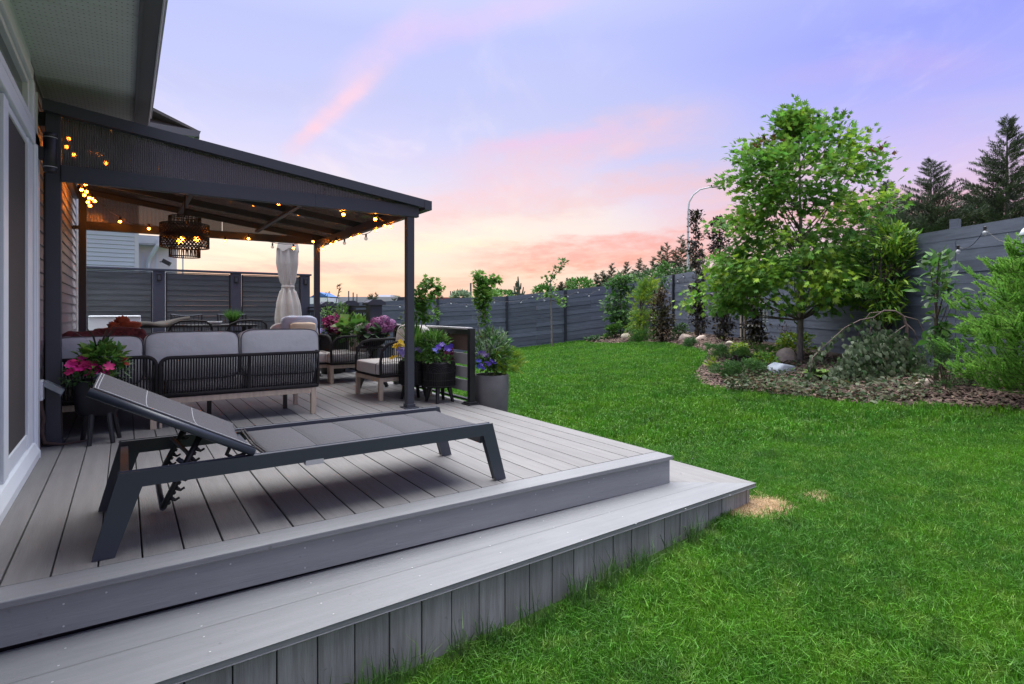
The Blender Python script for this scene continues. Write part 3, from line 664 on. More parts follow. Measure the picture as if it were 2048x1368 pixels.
for yy, xs_ in ((YF + .012, (-.15, 1.705, 2.50)), (YB + .035, (-.16, 1.30, 2.5))):
    for a, c in zip(xs_[:-1], xs_[1:]):
        b = MB(); b.prism([(a, 1.99), (c - .006, 1.99), (c - .006, max(1.992, roofz(c) - .07)), (a, roofz(a) - .07)], 'y', yy, yy + .008); b.build('gable_sheet', PSIDE, per)

# ------------------------------------------------------------------ string lights
BULBE = mat('glowing_filament', (1, .55, .12), .4, emit=(1.0, .44, .08, 1), estr=140)
BULBG = mat('bulb_amber_glass', (1, .5, .1), .1, emit=(1.0, .42, .06, 1), estr=.9, alpha=(.5, (1, .62, .25, 1)))
BULBC = mat('bulb_clear_glass', (.75, .78, .8), .08, alpha=(.55, (.93, .95, .97, 1)), spec=.8)
def bulb(parent, p, lit, r=.024):
    b = MB(); b.lathe([(0, .0), (.011, .0), (.012, .03), (.008, .04), (0, .04)], (p[0], p[1], p[2] + r * .7), 8); sock = b.build('socket', BLACK, parent)
    b = MB(); b.lathe([(r * .40, r * .8), (r * .8, r * .42), (r, 0), (r * .85, -r * .55), (r * .45, -r * .95), (0, -r * 1.1)], p, 10); b.build('bulb', BULBG if lit else BULBC, sock, True)
    if lit:
        b = MB()
        for k in range(6):
            a = k * PI / 3; q = (p[0] + .45 * r * math.cos(a), p[1] + .45 * r * math.sin(a), p[2] - r * .05)
            b.tube([(p[0] + .2 * r * math.cos(a), p[1] + .2 * r * math.sin(a), p[2] + r * .45), q, (p[0] + .3 * r * math.cos(a + .5), p[1] + .3 * r * math.sin(a + .5), p[2] - r * .6)], r * .13, 4)
        b.build('filament', BULBE, sock)
sl = thing('string_lights', 'warm glowing bulb string looped round the pergola beams', 'string lights', (1.2, 4.2, 2.0))
litb = [ony(240, 443, 5.6), ony(298, 457, 5.6), ony(450.5, 482, 5.72), ony(497, 477, 5.72), ony(587, 496, 5.85), ony(557, 406, 2.68), ony(687, 428.6, 2.66), ony(750.6, 437.8, 2.66),
        onx(770, 452, 2.50), onx(781.6, 453, 2.55), onx(751.6, 460.8, 2.55), onx(716.5, 472.5, 2.56), onx(702.5, 476, 2.50), onx(672.5, 483.5, 2.50), onx(661.5, 488, 2.52), onx(645.4, 498, 2.60), onx(626.4, 482.8, 2.40)]
unl = [onx(732, 477, 2.56), onx(689, 486, 2.56), ony(545, 494, 5.85)]
clu = [(156, 364), (171, 368), (163, 379.5), (173, 383), (168.5, 390), (178.7, 396), (189.7, 402), (176, 404), (180, 411), (184, 397)]
clp = [onx(x, y, -.10 + .015 * (i % 3)) for i, (x, y) in enumerate(clu)]
clp = [ony(x, y, 4.7 + .05 * i) for i, (x, y) in enumerate(clu)]
up = [(137.5, 276.5), (147.7, 308.7), (133, 293), (212, 326), (404, 348)]
upp = [ony(x, y, 3.0 + .1 * i) for i, (x, y) in enumerate(up[:3])] + [ony(212, 326, 3.3), ony(404, 348, 3.6)]
for p in litb + clp + upp: bulb(sl, tuple(p), True, .020)
for p in unl: bulb(sl, tuple(p), False, .023)
b = MB()
def cable(pts, sag=.04, r=.004):
    for p, q in zip(pts[:-1], pts[1:]):
        p = Vector(p) + Vector((0, 0, .055)); q = Vector(q) + Vector((0, 0, .055))
        b.tube([p.lerp(q, t) - Vector((0, 0, sag * 4 * t * (1 - t))) for t in (0, .2, .4, .6, .8, 1)], r, 4)
cable([upp[0], upp[1], clp[0], clp[4], clp[6], clp[8], clp[9], litb[0], litb[1], litb[2], litb[3], litb[4]]); cable([litb[4], litb[16], litb[15], litb[14], litb[13], unl[1], litb[12], litb[11], unl[0], litb[10], litb[9], litb[8], litb[7], litb[6], litb[5]], .02); cable([litb[5], upp[4], upp[3], upp[0]], .02)
b.build('cable', BLACK, sl)

# ------------------------------------------------------------------ pendant lamp, woven
t = thing('pendant_lamp', 'black woven three tier drum pendant hanging under the pergola', 'pendant lamp', (.75, 4.25, 1.75))
CX, CYL = .742, 4.25
def drum(R_, z0, z1, name, n=40, rows=3, dia=True):
    b = MB()
    for z in (z0, z1) + ((z0 + (z1 - z0) * .44, z0 + (z1 - z0) * .56) if dia else ()):
        b.tube([(CX + R_ * math.cos(2 * PI * k / 36), CYL + R_ * math.sin(2 * PI * k / 36), z) for k in range(36)], .006, 5, closed=True)
    if dia:
        bands = [(z0, z0 + (z1 - z0) * .44), (z0 + (z1 - z0) * .56, z1)]
        for (a, c) in bands:
            for s_ in (1, -1):
                for k in range(n):
                    t0 = 2 * PI * k / n; b.tube([(CX + R_ * math.cos(t0 + s_ * u * .42), CYL + R_ * math.sin(t0 + s_ * u * .42), a + (c - a) * u) for u in (0, .5, 1)], .0055, 4, cap=False)
            for k in range(n // 1): 
                t0 = 2 * PI * k / n; z = a + (c - a) * rnd.choice((.25, .5, .75)); b.tube([(CX + R_ * math.cos(t0 + u), CYL + R_ * math.sin(t0 + u), z) for u in (0, .15)], .004, 4, cap=False)
        a, c = z0 + (z1 - z0) * .44, z0 + (z1 - z0) * .56
        b.grid(lambda u, v: (CX + R_ * math.cos(2 * PI * u), CYL + R_ * math.sin(2 * PI * u), a + (c - a) * v), 36, 2, True)
    else:
        for k in range(n):
            t0 = 2 * PI * k / n; b.tube([(CX + R_ * math.cos(t0), CYL + R_ * math.sin(t0), z0), (CX + R_ * math.cos(t0 + .05 * (k % 2)), CYL + R_ * math.sin(t0 + .05 * (k % 2)), z1)], .0042, 4, cap=False)
    tag(b.build(name, BLACK, t), kind='stuff')
drum(.226, 1.625, 1.865, 'shade'); drum(.142, 1.525, 1.62, 'lower_shade', 44, dia=False); drum(.148, 1.86, 1.945, 'upper_shade', 44, dia=False)
b = MB(); b.tube([(CX, CYL, 1.95), (CX, CYL, 2.26)], .008, 6); b.tube([(CX - .226, CYL, 1.865), (CX + .226, CYL, 1.865)], .005, 5); b.tube([(CX, CYL - .226, 1.865), (CX, CYL + .226, 1.865)], .005, 5); b.tube([(CX - .148, CYL, 1.945), (CX + .148, CYL, 1.945)], .005, 5); b.lathe([(0, 0), (.06, 0), (.05, .03), (0, .03)], (CX, CYL, 2.24), 16); b.build('hanger', BLACK, t)
for (px, py) in ((364, 477), (393, 478), (359, 482)):
    p = ony(px, py, CYL); bulb(t, tuple(p), True, .032)

# ------------------------------------------------------------------ lounger
t = thing('sun_lounger', 'charcoal aluminium chaise lounge with grey sling and raised back on the deck', 'sun lounger', (1.0, .4, 0))
for y0, y1 in ((.052, .092), (.700, .740)):
    b = MB(); b.prism([(.205, .318), (1.915, .323), (1.927, .268), (.275, .264)], 'y', y0, y1); bevel(b.build('side_rail', LOUNGEM, t), .004)
    b = MB(); b.prism([(.2045, .317), (.2755, .2635), (.187, .006), (.122, .006)], 'y', y0 + .0006, y1 - .0006); bevel(b.build('leg', LOUNGEM, t), .004)
    b = MB(); b.prism([(1.862, .267), (1.9155, .3225), (2.003, .006), (1.943, .006)], 'y', y0 + .0006, y1 - .0006); bevel(b.build('leg', LOUNGEM, t), .004)
for (x0, x1, z0, z1, nm) in ((.205, .235, .255, .300, 'cross_bar'), (1.86, 1.89, .215, .255, 'cross_bar'), (.70, .72, .285, .305, 'cross_bar')):
    b = MB(); b.box(x0, x1, .092, .70, z0, z1); b.build(nm, LOUNGEM, t)
# quilted seat sling
def seatf(u, v):
    x = .755 + u * 1.135; y = .094 + v * .604; k = (u * 5) % 1.0; pad = .020 * (math.sin(PI * k) ** .55) if 0 < u < 1 else 0; x += (.035 * math.sin(PI * v) * math.sin(PI * u))
    sag = -.016 * math.sin(PI * v) ; edge = min(v, 1 - v) * 7
    return (x, y, .306 + sag * .7 + pad * min(1, edge))
b = MB(); b.grid(seatf, 101, 22); o = b.build('seat_sling', SLING, t, True); so = o.modifiers.new('s', 'SOLIDIFY'); so.thickness = .008; so.offset = -1
b = MB()
for x in (.735, .750): b.tube([(x, .094, .316), (x, .4, .300), (x, .698, .316)], .006, 6)
b.build('sling_rod', BLACK, t)
b = MB(); b.box(.700, .752, .655, .699, .298, .317); b.build('hinge_plate', BLACK, t)
for j in range(1, 5):
    b = MB(); b.tube([tuple(np.array(seatf(j / 5 + 1e-6, v)) + (0, 0, .0012)) for v in np.linspace(.03, .97, 14)], .0022, 4); b.build('seam', PIPING, t)  # dark tubes along the seams draw the shadow lines between the pads
# back rest: from hinge (.69,.325) up to head (.11,.64)
HX, HZ, TX, TZ = .690, .333, .118, .640
dx, dz = TX - HX, TZ - HZ; L_ = math.hypot(dx, dz); ux, uz = dx / L_, dz / L_; nx_, nz_ = uz, -ux   # normal (up/right)
for y in (.072, .720):
    b = MB(); b.tube([(HX, y, HZ), (TX - .012, y, TZ + .006)], .017, 12); b.build('back_frame', LOUNGEM, t, True)
def backf(u, v):
    s = u * L_; y = .072 + v * .648; sag = .030 * math.sin(PI * v) * (1 - .1 * math.sin(PI * u)); k = (u * 3) % 1.0
    sag -= .005 * math.sin(PI * k) * math.sin(PI * v)
    return (HX + ux * s + nx_ * -sag * 1 + nx_ * .012, y, HZ + uz * s - sag * abs(nz_) + .016)
b = MB(); b.grid(backf, 61, 20); o = b.build('back_sling', SLING, t, True); so = o.modifiers.new('s', 'SOLIDIFY'); so.thickness = .006; so.offset = -1
for uu in (1 / 3, 2 / 3, .985, .968):
    b = MB(); b.tube([tuple(np.array(backf(uu, v)) + (0, 0, .0085)) for v in np.linspace(.03, .97, 16)], .0016, 4); b.build('seam', STITCH, t)
b = MB(); b.tube([tuple(np.array(backf(v, .045)) + (0, 0, .0085)) for v in np.linspace(.02, .98, 16)], .0014, 4); b.build('seam', STITCH, t)
b = MB(); b.tube([(TX + .004, .072, TZ - .004), (TX + .004, .4, TZ - .035), (TX + .004, .72, TZ - .004)], .012, 8); b.build('back_frame', LOUNGEM, t, True)
# notched props
def prop(y):
    a = Vector((.487, y, .415)); c = Vector((.352, y, .135)); b = MB(); b.tube([a, c], .013, 8)
    d = (c - a).normalized(); n = Vector((-d.z, 0, d.x)); n = n if n.x > 0 else -n
    for k in range(6):
        s = .05 + k * .043; p = a + d * s; pts = [p + n * .008, p + n * .030 + d * .004, p + n * .040 - d * .010]
        b.tube(pts, [.011, .006, .005], 6)
        q = p + d * .021; b.tube([q + n * .006, q + n * .018], [.010, .007], 6)
    b.build('notched_prop', BLACK, t, True)
prop(.145); prop(.625)
b = MB(); b.tube([(.352, .145, .135), (.352, .385, .130), (.352, .625, .135)], .012, 8); b.tube([(.405, .15, .33), (.47, .16, .27), (.48, .5, .262), (.41, .62, .33)], .010, 8); b.build('prop_crossbar', LOUNGEM, t, True)
b = MB(); b.tube([(.60, .10, .37), (.585, .10, .335), (.61, .10, .315), (.65, .10, .325), (.665, .10, .34)], .009, 7); b.build('back_hinge_loop', BLACK, t, True)
b = MB(); b.box(.905, .985, .050, .094, .246, .268); b.build('rail_clip', SCREW, t)

# ------------------------------------------------------------------ privacy screen at the deck's end
YS = 8.55
ps = thing('privacy_screen', 'tall dark slatted privacy screen with wide posts at the far end of the deck', 'privacy screen', (1.4, YS, 0))
px_s = [-.56, .69, 1.86, 3.06]
for x in px_s:
    b = MB(); b.box(x - .085, x + .085, YS - .05, YS + .06, 0, 1.625); bevel(b.build('post', METALP, ps), .004)
b = MB(); b.box(-.75, 3.17, YS - .075, YS + .085, 1.628, 1.662); bevel(b.build('top_cap', METALP, ps), .004)
for a, c in zip(px_s[:-1], px_s[1:]):
    xa, xc = a + .085 + .018, c - .085 - .018
    for x in (xa, xc): b = MB(); b.box(x - .006, x + .012, YS - .02, YS + .02, .05, 1.60); b.build('side_channel', BLACK, ps)
    b = MB(); b.box(xa, xc, YS - .02, YS + .02, 1.598, 1.612); b.build('top_channel', METALP, ps)
    for k in range(17):
        z = .055 + k * .0905; b = MB(); b.box(xa + .012, xc - .006, YS - .011, YS + .011, z, z + .0897); b.box(xa + .012, xc - .006, YS - .020, YS - .0112, z + .080, z + .0885); b.build('slat', SCREENB, ps)
for i, x in enumerate(px_s[1:]):
    o = thing('post_light', ['small black lantern on the first privacy screen post right of the wall', 'small black lantern on the screen post left of the umbrella', 'small black lantern on the end post right of the umbrella'][i], 'post light', (x, YS - .07, 1.5), 'lanterns on the privacy screen posts')
    b = MB(); b.box(x - .035, x + .035, YS - .085, YS - .051, 1.46, 1.58); bevel(b.build('body', BLACK, o), .005)
    b = MB(); b.box(x - .022, x + .022, YS - .092, YS - .085, 1.475, 1.55); b.build('pane', METAL, o)

# ------------------------------------------------------------------ railings on the right side
rl = thing('deck_railing', 'dark deck railing with thick capped posts beyond the armchairs', 'railing', (3.12, 6.2, 0))
for y, dark in ((5.06, 0), (6.15, 1), (7.3, 0)):
    b = MB(); b.box(3.035, 3.205, y - .085, y + .085, 0, 1.045); b.box(3.03, 3.21, y - .09, y + .09, .6, .6001); bevel(b.build('post', METALP, rl), .005)
    b = MB(); b.prism([(3.00, 1.045), (3.24, 1.045), (3.24, 1.075), (3.21, 1.09), (3.18, 1.11), (3.06, 1.11), (3.03, 1.09), (3.00, 1.075)], 'y', y - .12, y + .12); bevel(b.build('post_cap', METALP, rl), .006)
for a, c in ((5.145, 6.065), (6.235, 7.215), (7.385, 8.49)):
    for z0, z1 in ((1.005, 1.035), (.93, .975)): b = MB(); b.box(3.10, 3.145, a, c, z0, z1); b.build('rail', BLACK, rl)
    for k in range(int((c - a) / .11)):
        b = MB(); y = a + .06 + k * .11; b.box(3.115, 3.13, y - .008, y + .008, .08, .93); b.build('baluster', BLACK, rl)
    b = MB(); b.box(3.105, 3.14, a, c, .05, .08); b.build('rail', BLACK, rl)
rs = thing('slatted_rail', 'low railing with grey horizontal slats behind the legged planters', 'railing', (3.14, 3.3, 0))
b = MB(); b.box(3.115, 3.175, 2.36, 2.42, .0, .775); bevel(b.build('post', BLACK, rs), .004)
b = MB(); b.box(3.07, 3.205, 2.315, 2.465, 0, .012); b.box(3.085, 3.19, 2.33, 2.45, .012, .028); bevel(b.build('post_foot', BLACK, rs), .004)
b = MB(); b.box(3.115, 3.175, 4.30, 4.36, .0, .76); bevel(b.build('post', BLACK, rs), .004)
b = MB(); b.box(3.11, 3.18, 2.42, 4.36, .765, .785); bevel(b.build('top_rail', SCREW, rs), .003)
b = MB(); b.box(3.125, 3.16, 2.42, 4.30, .715, .762); b.build('upper_bar', BLACK, rs)
b = MB(); b.box(3.135, 3.16, 2.42, 4.30, .545, .712); b.build('solid_panel', TWIG, rs)
for z0, z1 in ((.40, .515), (.262, .375), (.125, .238)): b = MB(); b.box(3.135, 3.158, 2.42, 4.30, z0, z1); b.build('slat', SIDING, rs)
b = MB(); b.box(3.12, 3.165, 2.42, 4.30, .035, .055); b.build('bottom_rail', BLACK, rs)

# ------------------------------------------------------------------ neighbour's house beyond the screen
YN = 14.0
nb = thing('neighbour_house', 'pale neighbouring house with lap siding downspout and shingled eave behind the screen', 'house', (-2, YN, 0))
xr = .47
b = MB(); b.box(-7, xr, YN + .01, YN + 6, -1.2, 4.9); b.build('wall', SIDINGN, nb)
for i in range(52):
    z = -.6 + i * .1016; b = MB(); b.prism([(YN + .01, z + .012), (YN - .030, z + .012), (YN - .028, z + .020), (YN - .004, z + .1016), (YN + .01, z + .1016)], 'x', -5, xr - .06); b.build('siding_plank', SIDINGN, nb)
b = MB(); b.box(xr - .06, xr + .03, YN - .03, YN + .05, -1.2, 4.9); b.build('corner_board', WHITE, nb)
# lower rear wing right of it
YW = 15.0
b = MB(); b.box(xr, 1.37, YW, YW + 5, -1.2, 2.80); b.build('wing_wall', SIDINGC, nb)
for k in range(4): b = MB(); x = xr + .12 + k * .30; b.box(x, x + .035, YW - .02, YW - .001, -1.2, 2.46); b.build('batten', WHITE, nb)
b = MB(); b.prism([(.50, 2.70), (1.36, 2.70), (1.36, 2.90), (.50, 2.90)], 'y', YW - .35, YW + 5); b.build('wing_eave', WHITE, nb)
b = MB(); b.box(.52, 1.35, YW - .33, YW - .025, 2.66, 2.70); b.build('wing_soffit', GUTTERE, nb)
b = MB(); b.tube([(.92, YW - .38, 2.80), (.92, YW - .38, 2.66), (.74, YW - .12, 2.32), (.72, YW - .07, 2.2), (.72, YW - .07, -1.)], .055, 6); b.build('downspout', WHITE, nb)
e0 = at(399, 271, 12.4); ez = e0[2]
b = MB(); b.prism([(-3, ez + 1.9), (-3, ez + 1.75), (e0[0] - .02, ez + .06), (e0[0], ez + .10)], 'y', e0[1], YN + 7); b.build('roof', SHINGLE, nb)
b = MB(); b.add([(e0[0], e0[1], ez + .1), (-3.4, e0[1] - .0, ez + .1), (-3.4, e0[1] + 3.2, ez + 1.7), (e0[0] - 1.6, e0[1] + 3.2, ez + 1.7)], [(0, 1, 2, 3)]); b.build('roof', SHINGLE, nb)
b = MB(); b.prism([(e0[0] + .02, ez + .08), (e0[0] - .02, ez - .04), (e0[0] - .10, ez - .06), (-4, ez - .06), (-4, ez + .08)], 'y', e0[1] - .08, e0[1]); b.box(e0[0] - .1, e0[0], e0[1], YN + 6, ez - .06, ez + .08); b.build('gutter', GUTTER, nb)
b = MB(); b.box(-4, e0[0] - .1, e0[1], YN + 6, ez - .05, ez - .02); b.build('soffit', SOFFIT, nb)
fl = at(334, 524, 12.8); o = thing('floodlight', 'small black floodlight hanging at the corner of the neighbouring house', 'floodlight', fl)
b = MB(); b.bar(fl + (-.12, .3, .02), fl, .02, .02); b.build('arm', BLACK, o); b = MB(); b.bar(fl + (-.08, 0, .03), fl + (.06, -.04, -.05), .12, .09); b.build('lamp_head', BLACK, o)

# ------------------------------------------------------------------ rope lounge furniture
def rope_panel(mb, p0, p1, z0, z1, n, r=.0045, lean=(0, 0)):
    for k in range(n):
        t_ = (k + .5) / n; x = p0[0] + (p1[0] - p0[0]) * t_; y = p0[1] + (p1[1] - p0[1]) * t_
        mb.tube([(x, y, z0), (x + lean[0], y + lean[1], z1)], r, 4, cap=False)
def frame_path(mb, pts, r): mb.tube(pts, r, 8)
sofa = thing('sectional_sofa', 'black rope sectional sofa with light grey cushions seen from behind', 'sofa', (.8, 3.1, 0))
def arc2(cx, cz, r, a0, a1, y, n=6): return [(cx + r * math.cos(a0 + (a1 - a0) * k / n), y, cz + r * math.sin(a0 + (a1 - a0) * k / n)) for k in range(n + 1)]
def back_panel(x0, x1, roundl, roundr, ztop, y=2.76, zb=.265, n=50):
    R_ = .07; pts = [(x0, y, zb)]
    pts += arc2(x0 + R_, ztop - R_, R_, PI, PI / 2, y - .03) if roundl else [(x0, y - .03, ztop)]
    pts += arc2(x1 - R_, ztop - R_, R_, PI / 2, 0, y - .03) if roundr else [(x1, y - .03, ztop)]
    pts += [(x1, y, zb)]
    b = MB(); b.tube(pts, .0145, 8); b.tube([(x0, y, zb), (x1, y, zb)], .018, 8); b.build('back_frame', ROPE, sofa, True)
    b = MB(); rope_panel(b, (x0 + .012, y), (x1 - .012, y), zb, ztop - .006, n, .0062, (0, -.03)); tag(b.build('back_rope', ROPE, sofa), kind='stuff')
back_panel(.452, 1.70, True, False, .575, n=62); back_panel(-.235, .428, False, True, .588, n=31)
b = MB(); b.tube([(1.115, 2.76, .265), (1.115, 2.735, .572)], .014, 6); b.build('back_frame', ROPE, sofa)
# right arm side
b = MB(); b.tube([(1.70, 2.73, .575), (1.705, 2.85, .578), (1.705, 3.42, .56), (1.70, 3.48, .50), (1.70, 3.49, .265)], .016, 8); b.tube([(1.70, 2.76, .265), (1.70, 3.49, .265)], .018, 8); rope_panel(b, (1.702, 2.78), (1.702, 3.47), .265, .565, 28, .0045); tag(b.build('arm', ROPE, sofa, True), kind='stuff')
def sofa_box(args, name, m=WOOD): b = MB(); b.box(*args); bevel(b.build(name, m, sofa), .003)
sofa_box((.455, 1.66, 2.755, 2.785, .198, .245), 'base_rail'); sofa_box((-.22, .43, 2.755, 2.785, .198, .245), 'base_rail'); sofa_box((1.66, 1.69, 2.785, 3.44, .198, .245), 'base_rail')
sofa_box((1.645, 1.690, 2.75, 2.795, 0, .245), 'leg'); sofa_box((.452, .470, 2.78, 2.82, 0, .2), 'leg'); sofa_box((.388, .432, 2.765, 2.81, 0, .2), 'leg'); sofa_box((1.645, 1.685, 3.40, 3.44, 0, .245), 'leg'); sofa_box((-.225, -.165, 2.77, 2.80, 0, .25), 'leg', WOODG); sofa_box((.84, .875, 3.2, 3.235, 0, .21), 'leg', BLACK); sofa_box((1.50, 1.535, 3.2, 3.235, .0, .21), 'leg', BLACK)
sofa_box((-.22, 1.68, 2.79, 3.45, .235, .262), 'seat_deck', BLACK); sofa_box((-.25, .55, 3.45, 5.2, .235, .262), 'seat_deck', BLACK); sofa_box((-.25, .55, 5.1, 5.2, .0, .235), 'base_panel', BLACK)
def pillow(parent, name, c, size, m, R=None, e=.30, piping=True, wr=.006):
    b = MB(); b.cushion(c, size, R, e, 20, .10, wr); o = b.build(name, m, parent, True)
    if piping:
        R = R or Matrix.Identity(3)
        for sy in (-.43, .43):
            pts = []
            for k in range(40):
                a = 2 * PI * k / 40; ca, sa = math.cos(a), math.sin(a); x = math.copysign(abs(ca) ** e, ca) * size[0] * .488; z = math.copysign(abs(sa) ** e, sa) * size[2] * .488
                pts.append(Vector(c) + R @ Vector((x, sy * size[1], z)))
            b = MB(); b.tube(pts, .0035, 5, closed=True); b.build('piping', PIPING, o)
    return o
tilt = Matrix.Rotation(math.radians(-6), 3, 'X')
pillow(sofa, 'back_cushion', (.70, 2.90, .574), (.705, .22, .41), FABRIC, tilt); pillow(sofa, 'back_cushion', (1.395, 2.90, .576), (.685, .22, .42), FABRIC, Matrix.Rotation(math.radians(-6), 3, 'X') @ Matrix.Rotation(.01, 3, 'Y')); pillow(sofa, 'back_cushion', (.055, 2.91, .553), (.59, .22, .40), FABRIC, tilt)
for x in (.12, .80, 1.40): pillow(sofa, 'seat_cushion', (x, 3.14, .335), (.61, .66, .13), FABRICW, None, .22)
for y in (3.85, 4.5): pillow(sofa, 'seat_cushion', (.13, y, .335), (.62, .64, .13), FABRICW, None, .22)
for i, (x, y, w_, a, lb) in enumerate(((-.10, 3.9, .46, .25, 'burgundy patterned cushion nearest the corner of the house wall'), (.17, 4.7, .62, .1, 'dark red floral cushion behind the left back cushion of the sofa'))):
    b = MB(); b.cushion((x, y, [.615, .63][i]), (w_ * .8, .15, .30), Matrix.Rotation(a, 3, 'Z') @ Matrix.Rotation(-.2, 3, 'X'), .5, 18, .2, .012); o = b.build('throw_pillow', BURG, None, True); tag(o, lb, 'cushion', 'throw pillows on the sofa')
b = MB(); pc = ony(245, 642, 4.9); b.cushion(pc + (.0, 0, .0), (.13, .10, .10), None, .9, 12, 0, .02); b.cushion(pc + (.06, 0, -.045), (.22, .12, .08), None, .8, 12, 0, .02); b.cushion(pc + (-.07, 0, -.05), (.12, .1, .08), None, .8, 10, 0, .02); tag(b.build('plush_toy', ORANGE, None, True), 'rust orange plush heap lying on top of the red cushion', 'plush')

def armchair(name, label, loc, rz, group='rope armchairs with wooden legs'):
    """local: front faces -x, 0.66 deep (x 0..0.66), 0.70 wide (y 0..0.70)"""
    t = thing(name, label, 'armchair', (0, 0, 0), group); D_, W_ = .64, .70
    for (x, y) in ((.0, .0), (.0, W_ - .045), (D_ - .06, .0), (D_ - .06, W_ - .045)):
        b = MB(); b.box(x, x + .045, y, y + .045, 0, .245); bevel(b.build('leg', WOOD, t), .003)
    for a in ((.045, D_ - .06, .004, .034, .20, .243), (.045, D_ - .06, W_ - .034, W_ - .004, .20, .243), (.004, .034, .045, W_ - .045, .20, .243), (D_ - .05, D_ - .02, .045, W_ - .045, .20, .243)):
        b = MB(); b.box(*a); b.build('base_rail', WOOD, t)
    b = MB(); b.box(.01, D_ - .02, .01, W_ - .01, .244, .262); b.build('seat_deck', ROPE, t)
    for y, s_ in ((.0, -1), (W_, 1)):
        b = MB(); pts = [(.015, y, .262), (.012, y, .42), (.03, y, .53), (.09, y, .595), (.18, y, .615), (D_ * .8, y, .62), (D_, y, .61)]
        b.tube(pts, .017, 8); b.tube([(.015, y, .265), (D_, y, .265)], .017, 8)
        for k in range(24):
            x = .045 + k * (D_ - .05) / 24; zt = .262 + .35 * min(1, ((x + .01) / .12)) ** .45; b.tube([(x, y, .262), (x, y, zt)], .0045, 4, cap=False)
        tag(b.build('arm', ROPE, t, True), kind='stuff')
    b = MB(); b.tube([(D_, 0, .61), (D_ + .04, .05, .66), (D_ + .05, W_ / 2, .68), (D_ + .04, W_ - .05, .66), (D_, W_, .61)], .017, 8); b.tube([(D_, 0, .265), (D_, W_, .265)], .017, 8)
    for k in range(28): y = .02 + k * (W_ - .04) / 28; b.tube([(D_, y, .265), (D_ + .045, y, .665)], .0045, 4, cap=False)
    tag(b.build('back', ROPE, t, True), kind='stuff')
    pillow(t, 'seat_cushion', (.29, W_ / 2, .335), (.62, .64, .135), FABRICW, None, .2)
    pillow(t, 'back_cushion', (.54, W_ / 2, .58), (.17, .60, .42), FABRICW, Matrix.Rotation(.16, 3, 'Y'), .35, piping=False)
    t.location = loc; t.rotation_euler = (0, 0, rz); return t
ac = armchair('rope_armchair', 'black rope armchair with grey cushions right behind the front pergola post', (2.44, 3.10, 0), .03)
ac2 = copy_tree(ac); ac2.location = (2.43, 4.80, 0); ac2.rotation_euler = (0, 0, .0); ac2['label'] = 'black rope armchair farther back, left of the potted hydrangea'
ac3 = copy_tree(ac); ac3.location = (2.62, 5.72, 0); ac3.rotation_euler = (0, 0, PI / 2); ac3['label'] = 'rope armchair hidden behind the sofa with a blue pillow on it'; ac3.location = (2.50, 4.98, 0)
b = MB(); b.cushion(ony(598, 652, 5.50) + (0, 0, -.01), (.48, .14, .30), Matrix.Rotation(.12, 3, 'X'), .42, 18, .25, .006); tag(b.build('throw_pillow', BLUEF, None, True), 'pale blue grey throw pillow under the closed umbrella', 'cushion', 'throw pillows on the rear armchair')
b = MB(); b.cushion(ony(606, 656, 5.38), (.34, .10, .15), Matrix.Rotation(.1, 3, 'X'), .42, 18, .25, .006); tag(b.build('throw_pillow', CREAMF, None, True), 'small cream lumbar pillow in front of the blue pillow', 'cushion', 'throw pillows on the rear armchair')
b = MB(); b.cushion((2.94, 3.62, .53), (.12, .34, .30), Matrix.Rotation(.2, 3, 'Y'), .45, 16, .2, .006); tag(b.build('throw_pillow', BLUEF, None, True), 'blue cushion leaning in the armchair behind the front pergola post', 'cushion')

# side table with the hydrangea
st = thing('side_table', 'round black side table on crossed legs between the two armchairs', 'side table', (2.80, 4.28, 0))
b = MB(); b.lathe([(0, .49), (.19, .49), (.205, .495), (.205, .51), (.19, .515), (0, .515)], (2.80, 4.28, 0), 28); b.build('table_top', BLACK, st, 'auto')
for k in range(4):
    a = k * PI / 2 + .5; b = MB(); b.bar((2.80 + .24 * math.cos(a), 4.28 + .24 * math.sin(a), .012), (2.80 - .06 * math.cos(a), 4.28 - .06 * math.sin(a), .49), .035, .03); b.build('leg', BLACK, st)
def pot(name, label, c, prof, m, group=None, n=28, sq=0, legs=None):
    t = thing(name, label, 'planter', c, group)
    b = MB(); b.lathe(prof, c, n, sq); b.build('pot', m, t, 'auto')
    rt = prof[-1]; b = MB(); b.lathe([(0, rt[1] - .03), (rt[0] * 1.0, rt[1] - .03)], c, n, sq); b.build('soil', SOIL, t)
    return t
pot('flower_pot', 'black bowl of mauve hydrangeas on the side table', (2.80, 4.28, .516), [(0, 0), (.10, 0), (.15, .03), (.185, .11), (.19, .145), (.18, .145), (.17, .10)], CERAM)

